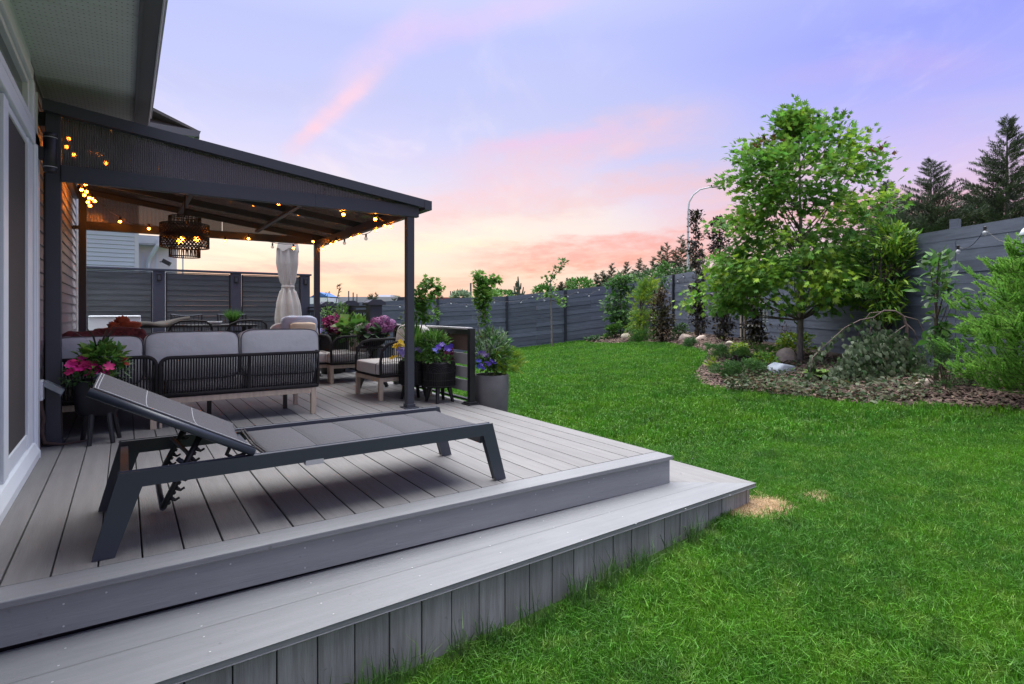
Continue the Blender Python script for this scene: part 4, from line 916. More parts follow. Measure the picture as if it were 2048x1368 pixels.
# ------------------------------------------------------------------ dining corner
DKF = mat('taupe_cover_fabric', (.040, .034, .032), .9, bump=.3)
dt = thing('dining_table', 'dark outdoor dining table behind the sofa', 'table', (1.0, 7.0, 0))
b = MB(); b.box(.1, 1.9, 6.75, 7.45, .72, .75); bevel(b.build('table_top', BLACK, dt), .004)
for x in (.18, 1.78):
    for y in (6.82, 7.34): b = MB(); b.box(x, x + .05, y, y + .05, 0, .72); b.build('leg', BLACK, dt)
def dining_chair(label):
    t = thing('dining_chair', label, 'dining chair', (0, 0, 0), 'black slat back dining chairs')
    b = MB(); b.box(-.22, .22, -.22, .22, .42, .45); bevel(b.build('seat', BLACK, t), .006)
    for x in (-.2, .2):
        b = MB(); b.tube([(x, -.2, 0), (x, -.2, .43)], .014, 6); b.build('leg', BLACK, t)
        b = MB(); b.tube([(x, .2, 0), (x, .2, .45), (x * 1.05, .25, .90)], .014, 6); b.build('leg', BLACK, t)
    b = MB(); b.tube([(-.21, .25, .90), (-.1, .265, .885), (0, .27, .88), (.1, .265, .885), (.21, .25, .90)], .014, 6); b.build('top_rail', LOUNGEM, t)
    b = MB(); b.bar((-.205, .225, .62), (.205, .225, .62), .014, .03); b.build('lower_rail', BLACK, t)
    for k in range(6): b = MB(); x = -.165 + k * .066; b.bar((x, .225, .62), (x, .262, .885), .034, .008); b.build('back_slat', BLACK, t)
    return t
d1 = dining_chair('slat back dining chair left of the grass pot'); d1.location = (1.02, 7.35, 0)
d2 = copy_tree(d1); d2.location = (1.665, 7.35, 0); d2['label'] = 'slat back dining chair standing directly behind the grass pot'
def arch_chair(label, loc):
    t = thing('rope_dining_chair', label, 'dining chair', (0, 0, 0), 'rounded rope dining chairs')
    b = MB(); b.lathe([(0, .43), (.22, .43), (.23, .45), (0, .46)], (0, 0, 0), 20); b.build('seat', BLACK, t)
    for x, y in ((-.18, -.16), (.18, -.16), (-.18, .16), (.18, .16)): b = MB(); b.tube([(x, y, 0), (x * .9, y * .9, .44)], .013, 6); b.build('leg', BLACK, t)
    b = MB(); pts = [(-.27, .14, .47), (-.27, .10, .66), (-.24, -.02, .76), (-.15, -.16, .815), (0, -.22, .825), (.15, -.16, .815), (.24, -.02, .76), (.27, .10, .66), (.27, .14, .47)]; b.tube(pts, .014, 6)
    for k in range(26):
        u = (k + .5) / 26 * 8; i = int(u); f = u - i; p = Vector(pts[i]).lerp(Vector(pts[i + 1]), f); b.tube([(p.x * .85, p.y * .85, .45), p], .004, 4, cap=False)
    tag(b.build('back', ROPE, t), kind='stuff'); t.location = loc; return t
a1 = arch_chair('rounded rope dining chair in front of the left slat back chair', (.98, 6.35, 0)); a2 = copy_tree(a1); a2.location = (1.72, 6.45, 0); a2['label'] = 'rounded rope dining chair in front of the right slat back chair'
b = MB(); b.box(-.22, .42, 7.6, 8.2, .86, .885); b.box(-.22, .42, 7.62, 8.18, .0, .859); bevel(b.build('storage_box', WHITE), .01); tag(bpy.data.objects[-1] if False else COL.objects[-1], 'white topped storage box by the privacy screen left of the dining table', 'storage box')
b = MB(); fab = lambda u, v: (.36 + u * .62, 6.5 + v * .5, .80 + .09 * max(0, u - .55) * 2 + .015 * math.sin(u * 9 + v * 3) - .05 * (v < .05)); b.grid(fab, 26, 10); o = b.build('folded_cover', DKF, None, True); so = o.modifiers.new('s', 'SOLIDIFY'); so.thickness = .012; tag(o, 'brown fabric cover draped over the end of the dining table', 'cover')
gp = ony(470, 655, 6.6)
tg = pot('grass_pot', 'small pot of bright green ornamental grass on the dining table', (gp[0], 6.78, .751), [(0, 0), (.05, 0), (.065, .05), (.06, .05)], CERAM)
nn = 420; a = nr.uniform(0, 2 * PI, nn); sp_ = nr.uniform(.05, .9, nn); fw_ = np.c_[np.cos(a) * sp_, np.sin(a) * sp_, np.ones(nn)]
scatter('blades', ([(0, .02, 0), (0, -.02, 0), (.5, .014, 0), (.5, -.014, 0), (1, 0, -.05)], [(0, 1, 3, 2), (2, 3, 4)]), np.c_[gp[0] + .03 * np.cos(a), 6.78 + .03 * np.sin(a), np.full(nn, .79)], frames(fw_, np.c_[nr.normal(size=(nn, 2)), np.full(nn, .3)]), nr.uniform(.13, .23, nn), L_GREEN, tg, kind='stuff')
b = MB(); b.lathe([(0, 0), (.09, 0), (.12, .05), (.11, .05)], (1.33, 7.0, .751), 18); tag(b.build('bowl', GUTTERE, None, True), 'pale grey bowl on the dining table between the slat back chairs', 'bowl')

# closed cantilever umbrella
um = thing('umbrella', 'closed beige patio umbrella tied in the middle beyond the pergola', 'umbrella', (2.62, 7.5, 0))
uc = ony(576, 600, 7.4); UX, UY = uc[0], 7.4
def umb(u, v):
    a = 2 * PI * u; z = .62 + v * 1.52
    r = np.interp(v, [0, .12, .30, .46, .50, .56, .75, .92, 1.0], [.165, .185, .165, .105, .095, .115, .155, .15, .10])
    fold = 1 + (.22 if v < .47 else .16) * math.sin(8 * a + 3 * v) + .08 * math.sin(5 * a + 7 * v)
    if abs(v - .49) < .03: fold = 1 + .04 * math.sin(12 * a)
    zz = z - (.14 * (math.cos(a - 3.6) * .5 + .5) if v < .02 else 0)
    return (UX + r * fold * math.cos(a), UY + r * fold * math.sin(a) * .8, zz)
b = MB(); b.grid(umb, 72, 40, True); b.build('canopy', CANVAS, um, True)
b = MB(); b.lathe([(.10, -.02), (.106, 0), (.10, .02)], (UX, UY, .62 + .49 * 1.52), 24); b.build('tie_band', CANVAS, um)
b = MB(); b.grid(lambda u, v: (UX + (.15 + .03 * v) * math.cos(2 * PI * u) * (1 + .04 * math.sin(16 * PI * u)), UY + (.15 + .03 * v) * math.sin(2 * PI * u) * .8, 2.14 - .16 * v - .03 * math.sin(10 * PI * u)), 48, 4, True); b.build('top_flap', CANVAS, um, True)
b = MB(); b.tube([(UX, UY, .0), (UX, UY, 2.3)], .02, 8); b.box(UX - .3, UX + .3, UY - .3, UY + .3, 0, .06); b.build('pole', BLACK, um)

# ------------------------------------------------------------------ planters and flowers
def flowers(name, pts, R_, mats, parent, petal=5, seed=3, eye=None):
    """each flower: a ring of rounded petals"""
    tv = [(0, 0, 0)]; tf = []
    for k in range(petal):
        a = 2 * PI * k / petal; w_ = PI / petal * .95; o = len(tv)
        tv += [(.6 * math.cos(a - w_), .6 * math.sin(a - w_), .10), (1.0 * math.cos(a - w_ * .5), 1.0 * math.sin(a - w_ * .5), .16), (1.0 * math.cos(a + w_ * .5), 1.0 * math.sin(a + w_ * .5), .2), (.6 * math.cos(a + w_), .6 * math.sin(a + w_), .12)]
        tf.append((0, o, o + 1, o + 2, o + 3))
    n = len(pts); vw = CAM - np.asarray(pts); vw /= np.linalg.norm(vw, axis=1, keepdims=True)
    nm = nr.normal(size=(n, 3)) * .35 + vw * .6 + np.array([0, 0, .7]); fx = np.cross(nm, nr.normal(size=(n, 3)))
    return scatter(name, (tv, tf), pts, frames(fx, nm), nr.uniform(.8, 1.15, n) * R_, mats, parent, nr.randint(0, len(mats), n) if isinstance(mats, list) and len(mats) > 1 else None)
PINK = leafm('hot_pink_petals', (.72, .035, .26), .3, .3); MAGE = leafm('magenta_petals', (.30, .012, .13), .4, .25); MAUVE = leafm('mauve_petals', (.40, .15, .32), .45, .25, c2=(.22, .12, .30))
VIOL = leafm('violet_petals', (.065, .045, .40), .4, .2); LAV = leafm('lavender_petals', (.30, .25, .62), .25, .3); YEL = leafm('yellow_petals', (.75, .48, .02), .2, .3); DVIO = leafm('deep_violet_petals', (.03, .012, .11), .4, .1); REDP = leafm('crimson_petals', (.28, .01, .03), .4, .2); COLEUS = leafm('purple_coleus', (.22, .03, .11), .5, .25)
def leafball(parent, c, rad, n, mats, size, leaf=OVAL, mi=None, up=.4, name='foliage'):
    loc = blob(n, (0, 0, 0), rad); fwd = loc / np.array(rad) + nr.normal(size=(n, 3)) * .45 + np.array([0, 0, up]); mi = nr.randint(0, len(mats), n) if isinstance(mats, list) and len(mats) > 1 else None
    return scatter(name, leaf, loc + np.array(c), frames(fwd, np.c_[nr.normal(size=(n, 2)) * .5, np.ones(n)]), size * nr.uniform(.65, 1.2, n), mats, parent, mi, kind='stuff')
def blades(parent, c, n, L, m, spread=.5, w=.035, name='blade'):
    b = MB()
    for k in range(n):
        a = rnd.uniform(0, 2 * PI); s_ = rnd.uniform(.1, 1) * spread; l = L * rnd.uniform(.7, 1); p = Vector(c); d = Vector((math.cos(a) * s_, math.sin(a) * s_, 1)).normalized(); sd = Vector((-math.sin(a), math.cos(a), 0)) * w * l / 2
        q = p + d * l * .55; e = q + (d + Vector((math.cos(a) * s_, math.sin(a) * s_, -.25 * s_))).normalized() * l * .5
        b.add([p - sd * .5, p + sd * .5, q + sd, q - sd, e], [(0, 1, 2, 3), (3, 2, 4)])
    return tag(b.build(name, m, parent), kind='stuff')
# hot pink pot in the corner by the pergola post, on three legs
pk = pot('legged_planter', 'black planter of hot pink impatiens and dracaena beside the left pergola post', (.06, 2.50, .0), [(0, .20), (.11, .205), (.135, .24), (.145, .33), (.150, .44), (.152, .455), (.142, .455), (.135, .42)], CERAM, 'black planters on legs')
for a in (-1.9, -.9, .5, 2.3):
    b = MB(); b.tube([(.06 + .10 * math.cos(a), 2.50 + .10 * math.sin(a), .23), (.06 + .145 * math.cos(a), 2.50 + .145 * math.sin(a), 0)], [.020, .015], 8); b.build('leg', BLACK, pk)
leafball(pk, (.075, 2.50, .60), (.145, .13, .10), 380, [L_GREEN, L_BRIGHT], .070, leaf=OVAL, mi=nr.randint(0, 2, 330)); leafball(pk, (.10, 2.48, .68), (.04, .04, .05), 24, L_GREEN, .06)
leafball(pk, (.0, 2.44, .49), (.17, .14, .05), 140, L_DARK, .05); leafball(pk, (.20, 2.46, .52), (.06, .06, .09), 60, L_GREY, .035)
pts = np.array([ony(x, y, 2.36 + .02 * (i % 3)) for i, (x, y) in enumerate([(138, 732), (150, 722), (160, 728), (138, 745), (150, 742), (165, 716), (176, 735), (186, 728), (196, 738), (206, 735), (178, 746), (190, 748), (202, 745), (214, 738), (186, 742), (158, 738), (144, 728), (210, 744), (218, 733), (170, 730)])])
flowers('flower', pts, .036, [PINK], pk, 5); flowers('flower', np.array([ony(x, y, 2.42) for x, y in ((246, 722), (252, 728), (243, 715), (250, 718))]), .02, [REDP], pk, 5)
blades(pk, (.07, 2.52, .60), 7, .34, L_PURP, .55, .045, 'dracaena_leaf')
# woven black planters on four legs by the railing
def woven(c, r, label, n=24):
    t = thing('legged_planter', label, 'planter', c, 'black planters on legs')
    b = MB(); b.lathe([(0, .155), (r * .86, .158), (r * .97, .19), (r * 1.0, .30), (r * .99, .40), (r * .97, .425), (r * .92, .425), (r * .9, .38)], c, 36); b.build('pot', CERAM, t, True)
    w_ = MB()
    for z in (.175, .235, .315):
        w_.tube([(c[0] + (r + .003) * math.cos(2 * PI * k / 36), c[1] + (r + .003) * math.sin(2 * PI * k / 36), z) for k in range(36)], .004, 4, closed=True)
    for k in range(56):
        a = 2 * PI * k / 56; w_.tube([(c[0] + (r + .001) * math.cos(a), c[1] + (r + .001) * math.sin(a), .175), (c[0] + (r + .003) * math.cos(a), c[1] + (r + .003) * math.sin(a), .315)], .003, 4, cap=False)
    for k in range(8):
        a0 = 2 * PI * k / 8
        for rr in (.035, .055, .075, .095):
            w_.tube([(c[0] + (r + .003) * math.cos(a0 + rr / r * math.cos(u)), c[1] + (r + .003) * math.sin(a0 + rr / r * math.cos(u)), .318 + rr * math.sin(u)) for u in np.linspace(0, PI, 9)], .003, 4, cap=False)
    tag(w_.build('woven_relief', ROPE, t), kind='stuff')
    b = MB(); b.lathe([(0, .39), (r * .9, .39)], c, 20); b.build('soil', SOIL, t)
    for a in (-2.2, -.7, .8, 2.4):
        b = MB(); b.tube([(c[0] + r * .62 * math.cos(a), c[1] + r * .62 * math.sin(a), .165), (c[0] + r * .88 * math.cos(a), c[1] + r * .88 * math.sin(a), 0)], [.026, .015], 8); b.build('leg', BLACK, t)
    return t
wp = woven((2.955, 2.73, 0), .165, 'black woven planter with blue pansies beside the railing post'); wq = woven((2.80, 3.02, 0), .16, 'black woven planter with yellow pansies and fern half behind the front pergola post')
leafball(wp, (2.94, 2.70, .45), (.14, .13, .06), 240, L_GREEN, .045); leafball(wp, (2.93, 2.80, .62), (.15, .13, .10), 420, [L_BRIGHT, L_GREEN], .075, leaf=NARROW, mi=nr.randint(0, 2, 260), up=.9); blades(wp, (2.99, 2.72, .45), 9, .36, L_MAR, .35, .03, 'dracaena_leaf'); leafball(wp, (3.03, 2.66, .48), (.045, .04, .07), 50, COLEUS, .05, up=.8)
b = MB(); b.tube([(2.93, 2.78, .42), (2.90, 2.78, .5), (2.93, 2.8, .62)], .004, 4); b.build('stem', TWIG, wp)
flowers('flower', np.array([ony(x, y, 2.56) for x, y in ((870, 700), (877, 694), (884, 689), (893, 696), (898, 700), (874, 706), (902, 692))]), .029, [VIOL], wp, 5)
leafball(wq, (2.80, 3.0, .45), (.15, .14, .06), 200, L_GREEN, .05); blades(wq, (2.78, 2.95, .44), 90, .42, L_BRIGHT, .55, .10, 'fern_frond'); leafball(wq, (2.84, 2.88, .50), (.12, .10, .10), 200, L_BRIGHT, .06, leaf=SPRAY)
flowers('flower', np.array([ony(x, y, 2.86) for x, y in ((795, 688), (801, 684), (806, 690), (798, 695), (791, 692), (784, 716), (790, 714))]), .034, [YEL], wq, 5); flowers('flower', np.array([ony(x, y, 2.84) for x, y in ((800, 700), (806, 706), (835, 698), (841, 702), (803, 697))]), .040, [LAV], wq, 5)
# tall vine through the yellow pansy planter
def climber(parent, base, pts, n, size, m, rad=.05, leaf=OVAL, stake=True):
    b = MB(); b.tube([base] + pts, [.006] * (len(pts)) + [.003], 5); b.build('stem', TWIG if not stake else BARKP, parent)
    P_ = [Vector(base)] + [Vector(p) for p in pts]; pos = []
    for k in range(n):
        u = rnd.uniform(.25, 1) * (len(P_) - 1); i = min(int(u), len(P_) - 2); p = P_[i].lerp(P_[i + 1], u - i); pos.append([p.x + rnd.gauss(0, rad), p.y + rnd.gauss(0, rad), p.z + rnd.gauss(0, rad)])
    scatter('foliage', leaf, np.array(pos), rot_rand(n, .3), size * nr.uniform(.6, 1.2, n), m, parent, kind='stuff')
yv = 3.02; q = lambda x, y, Y=3.0: tuple(ony(x, y, Y))
climber(wq, (2.80, 3.0, .42), [q(832, 640), q(836, 605), q(846, 575), q(862, 560)], 190, .070, L_MAPLE, .035, MAPLE); climber(wq, (2.82, 3.0, .42), [q(845, 640), q(850, 610), q(872, 588), q(880, 572)], 150, .070, L_MAPLE, .03, MAPLE)
leafball(wq, q(860, 628), (.10, .08, .06), 70, L_BRIGHT, .06); leafball(wq, q(838, 600), (.06, .06, .10), 70, L_BRIGHT, .055, MAPLE); leafball(wq, q(812, 640), (.05, .05, .12), 50, L_GREY, .05)
# tall grey planter beyond the deck edge
tp = pot('tall_planter', 'tall tapered grey stone planter full of greenery beyond the railing post', (3.42, 2.44, zg(3.42, 2.44)), [(0, 0), (.115, 0), (.15, .10), (.175, .32), (.185, .50), (.185, .665), (.178, .675), (.165, .675), (.16, .62)], GREYPOT, None, 40)
c0 = np.array((3.42, 2.44, .36))
leafball(tp, c0 + (0, 0, .17), (.22, .18, .21), 820, [L_GREEN, L_GREY], .085, leaf=NARROW, mi=nr.randint(0, 2, 520), up=.8); leafball(tp, c0 + (.13, -.06, .06), (.19, .13, .11), 260, [L_BRIGHT, L_GOLD], .11, leaf=SPRAY, mi=nr.randint(0, 2, 200)); leafball(tp, c0 + (-.10, -.1, .04), (.10, .09, .07), 120, L_DARK, .04)
for (x, y) in ((985, 655), (1004, 660), (970, 668), (1012, 664)):
    climber(tp, tuple(c0), [tuple(ony(978 + (x - 978) * .5, 700, 2.35)), tuple(ony(x, y, 2.35))], 34, .05, L_GREY, .02, NARROW, False)
qq = lambda x, y: tuple(ony(x, y, 2.5))
climber(tp, tuple(c0), [qq(972, 660), qq(968, 620), qq(968, 585), qq(960, 560), qq(955, 548)], 280, .064, [L_MAPLE], .03, MAPLE); climber(tp, qq(968, 585), [qq(976, 570), qq(985, 560), qq(1000, 558)], 120, .062, L_MAPLE, .022, MAPLE, False)
leafball(tp, qq(965, 592), (.08, .06, .17), 190, L_BRIGHT, .068, MAPLE)
climber(tp, tuple(c0), [qq(956, 660), qq(956, 618)], 26, .035, L_GREY, .02, NARROW)
flowers('flower', np.array([ony(x, y, 2.26) for x, y in ((957, 722), (962, 730), (972, 725), (984, 722), (988, 726), (958, 733), (966, 736), (978, 728))]), .031, [VIOL], tp, 5); flowers('flower', np.array([ony(x, y, 2.27) for x, y in ((960, 706), (967, 708), (956, 710), (972, 712))]), .036, [DVIO], tp, 5)
# hydrangea heads
hy = [o for o in COL.objects if o.get('label', '').startswith('black bowl of mauve')][0]
leafball(hy, (2.80, 4.26, .67), (.17, .15, .07), 90, [L_DARK, L_BLUEG], .11, leaf=ROUND, mi=nr.randint(0, 2, 90))
for i, (x, y, r) in enumerate(((741, 657, .078), (753, 645, .080), (768, 641, .078), (764, 657, .084), (781, 648, .074), (778, 658, .06))):
    c = ony(x, y, 4.2); n = 210; v = nr.normal(size=(n, 3)); v /= np.linalg.norm(v, axis=1, keepdims=True); tv = [(0, 0, 0), (.5, -.4, .1), (1, 0, .12), (.5, .4, .1)]
    tf = []; T4 = []
    for k in range(4):
        a = k * PI / 2; o_ = len(T4); T4 += [(p[0] * math.cos(a) - p[1] * math.sin(a), p[0] * math.sin(a) + p[1] * math.cos(a), p[2]) for p in tv]; tf.append((o_, o_ + 1, o_ + 2, o_ + 3))
    scatter('flower_head', (T4, tf), c + v * r * np.array([1, 1, .85]), frames(np.cross(v, nr.normal(size=(n, 3))), v), .014, MAUVE, hy, kind='stuff')
# planters in the far corner
fp = pot('trough_planter', 'black planter with magenta blooms and big green leaves by the far railing', (2.86, 6.15, 0), [(0, 0), (.16, 0), (.20, .1), (.22, .52), (.225, .55), (.21, .55), (.20, .5)], CERAM)
c1 = onx(670, 650, 2.75); flowers('flower', c1 + blob(110, (0, 0, 0), (.17, .15, .15)), .050, [MAGE], fp, 6); leafball(fp, c1 + (0, .05, -.06), (.2, .2, .12), 120, L_DARK, .08)
leafball(fp, onx(712, 650, 2.9), (.22, .2, .07), 46, L_BRIGHT, .16, leaf=ROUND, up=.6); leafball(fp, onx(712, 668, 2.9), (.2, .18, .12), 80, L_GREEN, .1, leaf=ROUND)
qf = lambda x, y: tuple(onx(x, y, 2.85))
climber(fp, qf(672, 668), [qf(672, 630), qf(672, 605), qf(676, 590), qf(679, 573)], 40, .05, L_GREEN, .02, NARROW, False); leafball(fp, qf(678, 575), (.03, .03, .04), 30, L_MAR, .03); leafball(fp, qf(655, 630), (.12, .1, .14), 120, L_BRIGHT, .06, NARROW); leafball(fp, qf(684, 625), (.07, .07, .12), 90, L_BRIGHT, .08, NARROW, up=1)
climber(fp, qf(657, 668), [qf(656, 630), qf(655, 592)], 26, .045, L_GREEN, .015, NARROW, False); leafball(fp, qf(655, 588), (.03, .03, .025), 20, L_MAR, .03)
_lp = onx(654, 664, 2.75); pp = pot('low_planter', 'low black pot of blue violet petunias left of the magenta blooms', (2.75, float(_lp[1]), float(_lp[2]) - .5), [(0, 0), (.14, 0), (.17, .1), (.185, .42), (.19, .45), (.175, .45)], CERAM)
cpp = onx(654, 664, 2.45); cpp = onx(654, 664, 2.75); flowers('flower', cpp + blob(70, (0, 0, 0), (.14, .12, .07)), .028, [VIOL, LAV], pp, 5); leafball(pp, cpp + (0, 0, -.05), (.14, .12, .06), 70, L_DARK, .05)

# ------------------------------------------------------------------ fences
def Rline(d): return 6.342 - .0578 * d            # right fence: offset right of the view axis at depth d
def rfence_z(d): return np.interp(d, [3, 6.6, 10.6, 16, 20.5], [.12, .16, .225, .29, .31])
def fence(label, pts, cat='fence'):
    """pts: list of (r, d, zbottom, ztop) at the posts"""
    p0 = rd(*pts[0][:2], pts[0][2]); t = thing('board_fence', label, cat, p0, None)
    nb_ = 13
    for i, (a, c) in enumerate(zip(pts[:-1], pts[1:])):
        A = rd(a[0], a[1]); C_ = rd(c[0], c[1]); u = (C_ - A); L = np.linalg.norm(u[:2]); u /= L; n = np.array([-u[1], u[0], 0])
        if (CAM - A) @ n < 0: n = -n
        za, zt, zc, zu = a[2], a[3], c[2], c[3]; vis = True
        for k in range(nb_):
            f0, f1 = k / nb_ - .0012, (k + 1) / nb_ + (.0012 if rnd.random() < .97 or 'right' in label else -.006); off = rnd.uniform(-.002, .002) + (.001 if k % 2 else -.001); tl = rnd.uniform(-.003, .003)
            split = [0.0, rnd.choice((.5, .5, 1.0)), 1.0] if L > 1.6 else [0, 1.0]
            split = sorted(set(split))
            for s0, s1 in zip(split[:-1], split[1:]):
                g = .003; o2 = off + rnd.uniform(-.002, .002)
                def pt(s, f, o_, dz=0): q = A + (C_ - A) * s + n * o_; q = q + n * (.006 if f < (f0 + f1) / 2 else 0.0); return (q[0], q[1], (za + (zc - za) * s) + ((zt - za) + ((zu - zc) - (zt - za)) * s) * f + dz)
                e0, e1 = s0 + g / L, s1 - g / L; b = MB()
                vs_ = [pt(e0, f0, o2 + .012, tl), pt(e1, f0, o2 + .012, -tl), pt(e1, f1, o2 + .012, -tl), pt(e0, f1, o2 + .012, tl), pt(e0, f0, o2 - .008, tl), pt(e1, f0, o2 - .008, -tl), pt(e1, f1, o2 - .008, -tl), pt(e0, f1, o2 - .008, tl)]
                b.add(vs_, [(0, 1, 2, 3), (7, 6, 5, 4), (0, 4, 5, 1), (1, 5, 6, 2), (2, 6, 7, 3), (3, 7, 4, 0)]); b.build('board', FENCE, t)
    for a in pts:
        q = rd(a[0], a[1]); b = MB(); u = rd(*pts[-1][:2]) - rd(*pts[0][:2]); u /= np.linalg.norm(u); n = np.array([-u[1], u[0], 0])
        if (CAM - q) @ n < 0: n = -n
        q2 = q + n * .045; b.bar((q2[0], q2[1], a[2] - .4), (q2[0], q2[1], a[3] + .01), .085, .07, up=tuple(u)); b.build('post', FPOST, t)
    return t
Lp = []
for r in (-8.6, -6.5, -4.5, -2.43, -.18, 1.84, 3.7, 5.14):
    d = 19.08 + .276 * r; zb = float(np.interp(r, [-9, -4.2, -2.4, -.18, 1.84, 2.6, 5.2], [-.85, -.62, -.48, -.36, -.16, -.09, .31])); zt = CAM[2] + float(np.interp(r, [-9, -4.2, -2.43, -.18, 1.84, 3.3, 5.14], [.10, .30, .40, .50, .72, .87, 1.20])); Lp.append((r, d, zb - .04, zt))
fence('slate grey board fence along the back of the lawn', Lp)
Rp = []
for d in (20.45, 18.33, 15.9, 13.5, 11.1, 8.7, 6.3, 3.9): Rp.append((Rline(d), d, float(rfence_z(d)) - .03, 2.0 + .0075 * d))
fence('dark grey board fence rising along the right side behind the garden bed', Rp)
o = thing('gate_post', 'short dark post top poking above the right hand fence', 'post', rd(6.02, 7.5, 2.05)); q = rd(5.96, 7.54, 2.05); b = MB(); b.box(q[0] - .0, q[0] + .10, q[1], q[1] + .10, 1.2, 2.19); b.build('post_top', FENCE, o)
# unlit festoon bulbs along both fences
fs = thing('string_lights', 'unlit clear festoon bulbs strung along the back fence', 'string lights', rd(0, 19, 1.2)); fs2 = thing('string_lights', 'unlit clear festoon bulbs strung along the right hand fence', 'string lights', rd(5.9, 8, 1.9))
def fbulb(par, p, r=.034):
    b = MB(); b.lathe([(0, 0), (.016, 0), (.018, .05), (0, .06)], (p[0], p[1], p[2] + r * .8), 6); s_ = b.build('socket', BLACK, par)
    b = MB(); b.lathe([(r * .4, r * .9), (r * .9, r * .3), (r, -r * .1), (r * .6, -r * .9), (0, -r * 1.15)], p, 8); b.build('bulb', BULBW, s_, True)
BULBW = mat('frosted_bulb_glass', (.62, .64, .68), .15, alpha=(.30, (.95, .96, .98, 1)), spec=.8)
pl = []
for (x, y) in ((757, 612), (800, 614), (873, 616), (902, 607), (933, 613), (989, 605), (1042, 605), (1065, 594), (1089, 601), (1112, 589.5), (1136, 593), (1156, 585), (1178, 592), (1198, 580)):
    k = (x - 1024) / F; d = (19.08) / (1 - .276 * k) - .22; p = at(x, y, d); pl.append(p); fbulb(fs, tuple(p), .030)
b = MB(); cable(pl, .03, .005); b.build('cable', BLACK, fs)
pl = []
for (x, y) in ((1328, 561), (1336, 569), (1343.5, 559), (1355.5, 563), (1367, 554), (1916, 503), (1970, 465.5), (2044, 487)):
    k = (x - 1024) / F; d = 6.342 / (k + .0578) - .15; p = at(x, y, d); pl.append(p); fbulb(fs2, tuple(p), .030)
b = MB(); cable(pl[:5], .03, .005); b.build('cable', BLACK, fs2); b = MB(); cable(pl[5:], .10, .004); b.build('cable', BLACK, fs2)

# ------------------------------------------------------------------ garden bed
edge = [(1172, 684), (1200, 687), (1235, 688), (1262, 687), (1290, 685), (1330, 687), (1365, 691), (1392, 698), (1413, 705), (1424, 713), (1420, 722), (1408, 732), (1396, 742), (1390, 751), (1394, 760), (1406, 768), (1430, 774), (1465, 779), (1510, 785), (1560, 790), (1620, 797), (1680, 802), (1740, 806), (1800, 809), (1860, 810), (1910, 811), (1960, 813), (2020, 818), (2080, 824), (2160, 834)]
ER = []
for (x, y) in edge:
    _, d = ong(x, y); ER.append(((x - 1024) / F * d, d))
ER = np.array(ER); ne = len(ER)
tt = np.r_[np.linspace(0, .16, 5), np.linspace(.2, 1, ne - 5)]
def fpt(t):   # along back fence then right fence
    if t < .12: r = np.interp(t, [0, .12], [2.75, 5.0]); return (r, 19.08 + .276 * r - .02)
    d = np.interp(t, [.12, 1], [20.3, 4.1]); return (Rline(d) - .02, d)
FR = np.array([fpt(t) for t in np.linspace(0, 1, ne)])
# pair edge points with fence points so that strips stay untangled
FR = np.array([fpt(t) for t in np.interp(np.arange(ne), [0, 3, 8, 14, 20, ne - 1], [0, .10, .30, .58, .72, 1])])
NB = 14; b = MB(); gv = []
for i in range(ne):
    for j in range(NB + 1):
        t = j / NB; r, d = ER[i] * (1 - t) + FR[i] * t; p = rd(r, d); hump = .05 * min(1, t * 8) + .04 * math.sin(PI * t)
        gv.append((p[0], p[1], zrd(r, d)[0] - .02 + hump + rnd.uniform(-.008, .008)))
b.add(gv, [(i * (NB + 1) + j, (i + 1) * (NB + 1) + j, (i + 1) * (NB + 1) + j + 1, i * (NB + 1) + j + 1) for i in range(ne - 1) for j in range(NB)])
tag(b.build('garden_bed', MULCH, None, True), 'mulched garden bed curving along the right hand fence', None, None, 'structure')
BEDPOLY = [tuple((CAM + RT * r + DP * d)[:2]) for r, d in ER] + [tuple((CAM + RT * r + DP * d)[:2]) for r, d in FR[::-1]]
gva = np.array(gv).reshape(ne, NB + 1, 3)
def bedrand(n, tmax=1.0):
    i = nr.randint(0, ne - 1, n); j = (nr.rand(n) ** 1.3 * tmax * NB); a = nr.rand(n)[:, None]; j0 = np.minimum(j.astype(int), NB - 1); f = (j - j0)[:, None]
    P0 = gva[i, j0] * (1 - f) + gva[i, j0 + 1] * f; P1 = gva[i + 1, j0] * (1 - f) + gva[i + 1, j0 + 1] * f; return P0 * (1 - a) + P1 * a
NC = 14000
chip = ([(-.5, -.18, 0), (.5, -.22, .04), (.42, .2, .02), (-.45, .16, .05), (-.45, -.12, .14), (.4, -.12, .16), (.35, .14, .15), (-.4, .1, .17)], [(4, 5, 6, 7), (0, 1, 5, 4), (1, 2, 6, 5), (2, 3, 7, 6), (3, 0, 4, 7)])
cp = bedrand(NC, .9); cp[:, 2] += nr.uniform(0, .022, NC)
R_ = rot_rand(NC, 1.6); o = scatter('bark_chips', chip, cp, R_, nr.uniform(.03, .09, NC), CHIP, None, None); tag(o, 'loose bark chips covering the curved garden bed', 'bark chips', None, 'stuff')

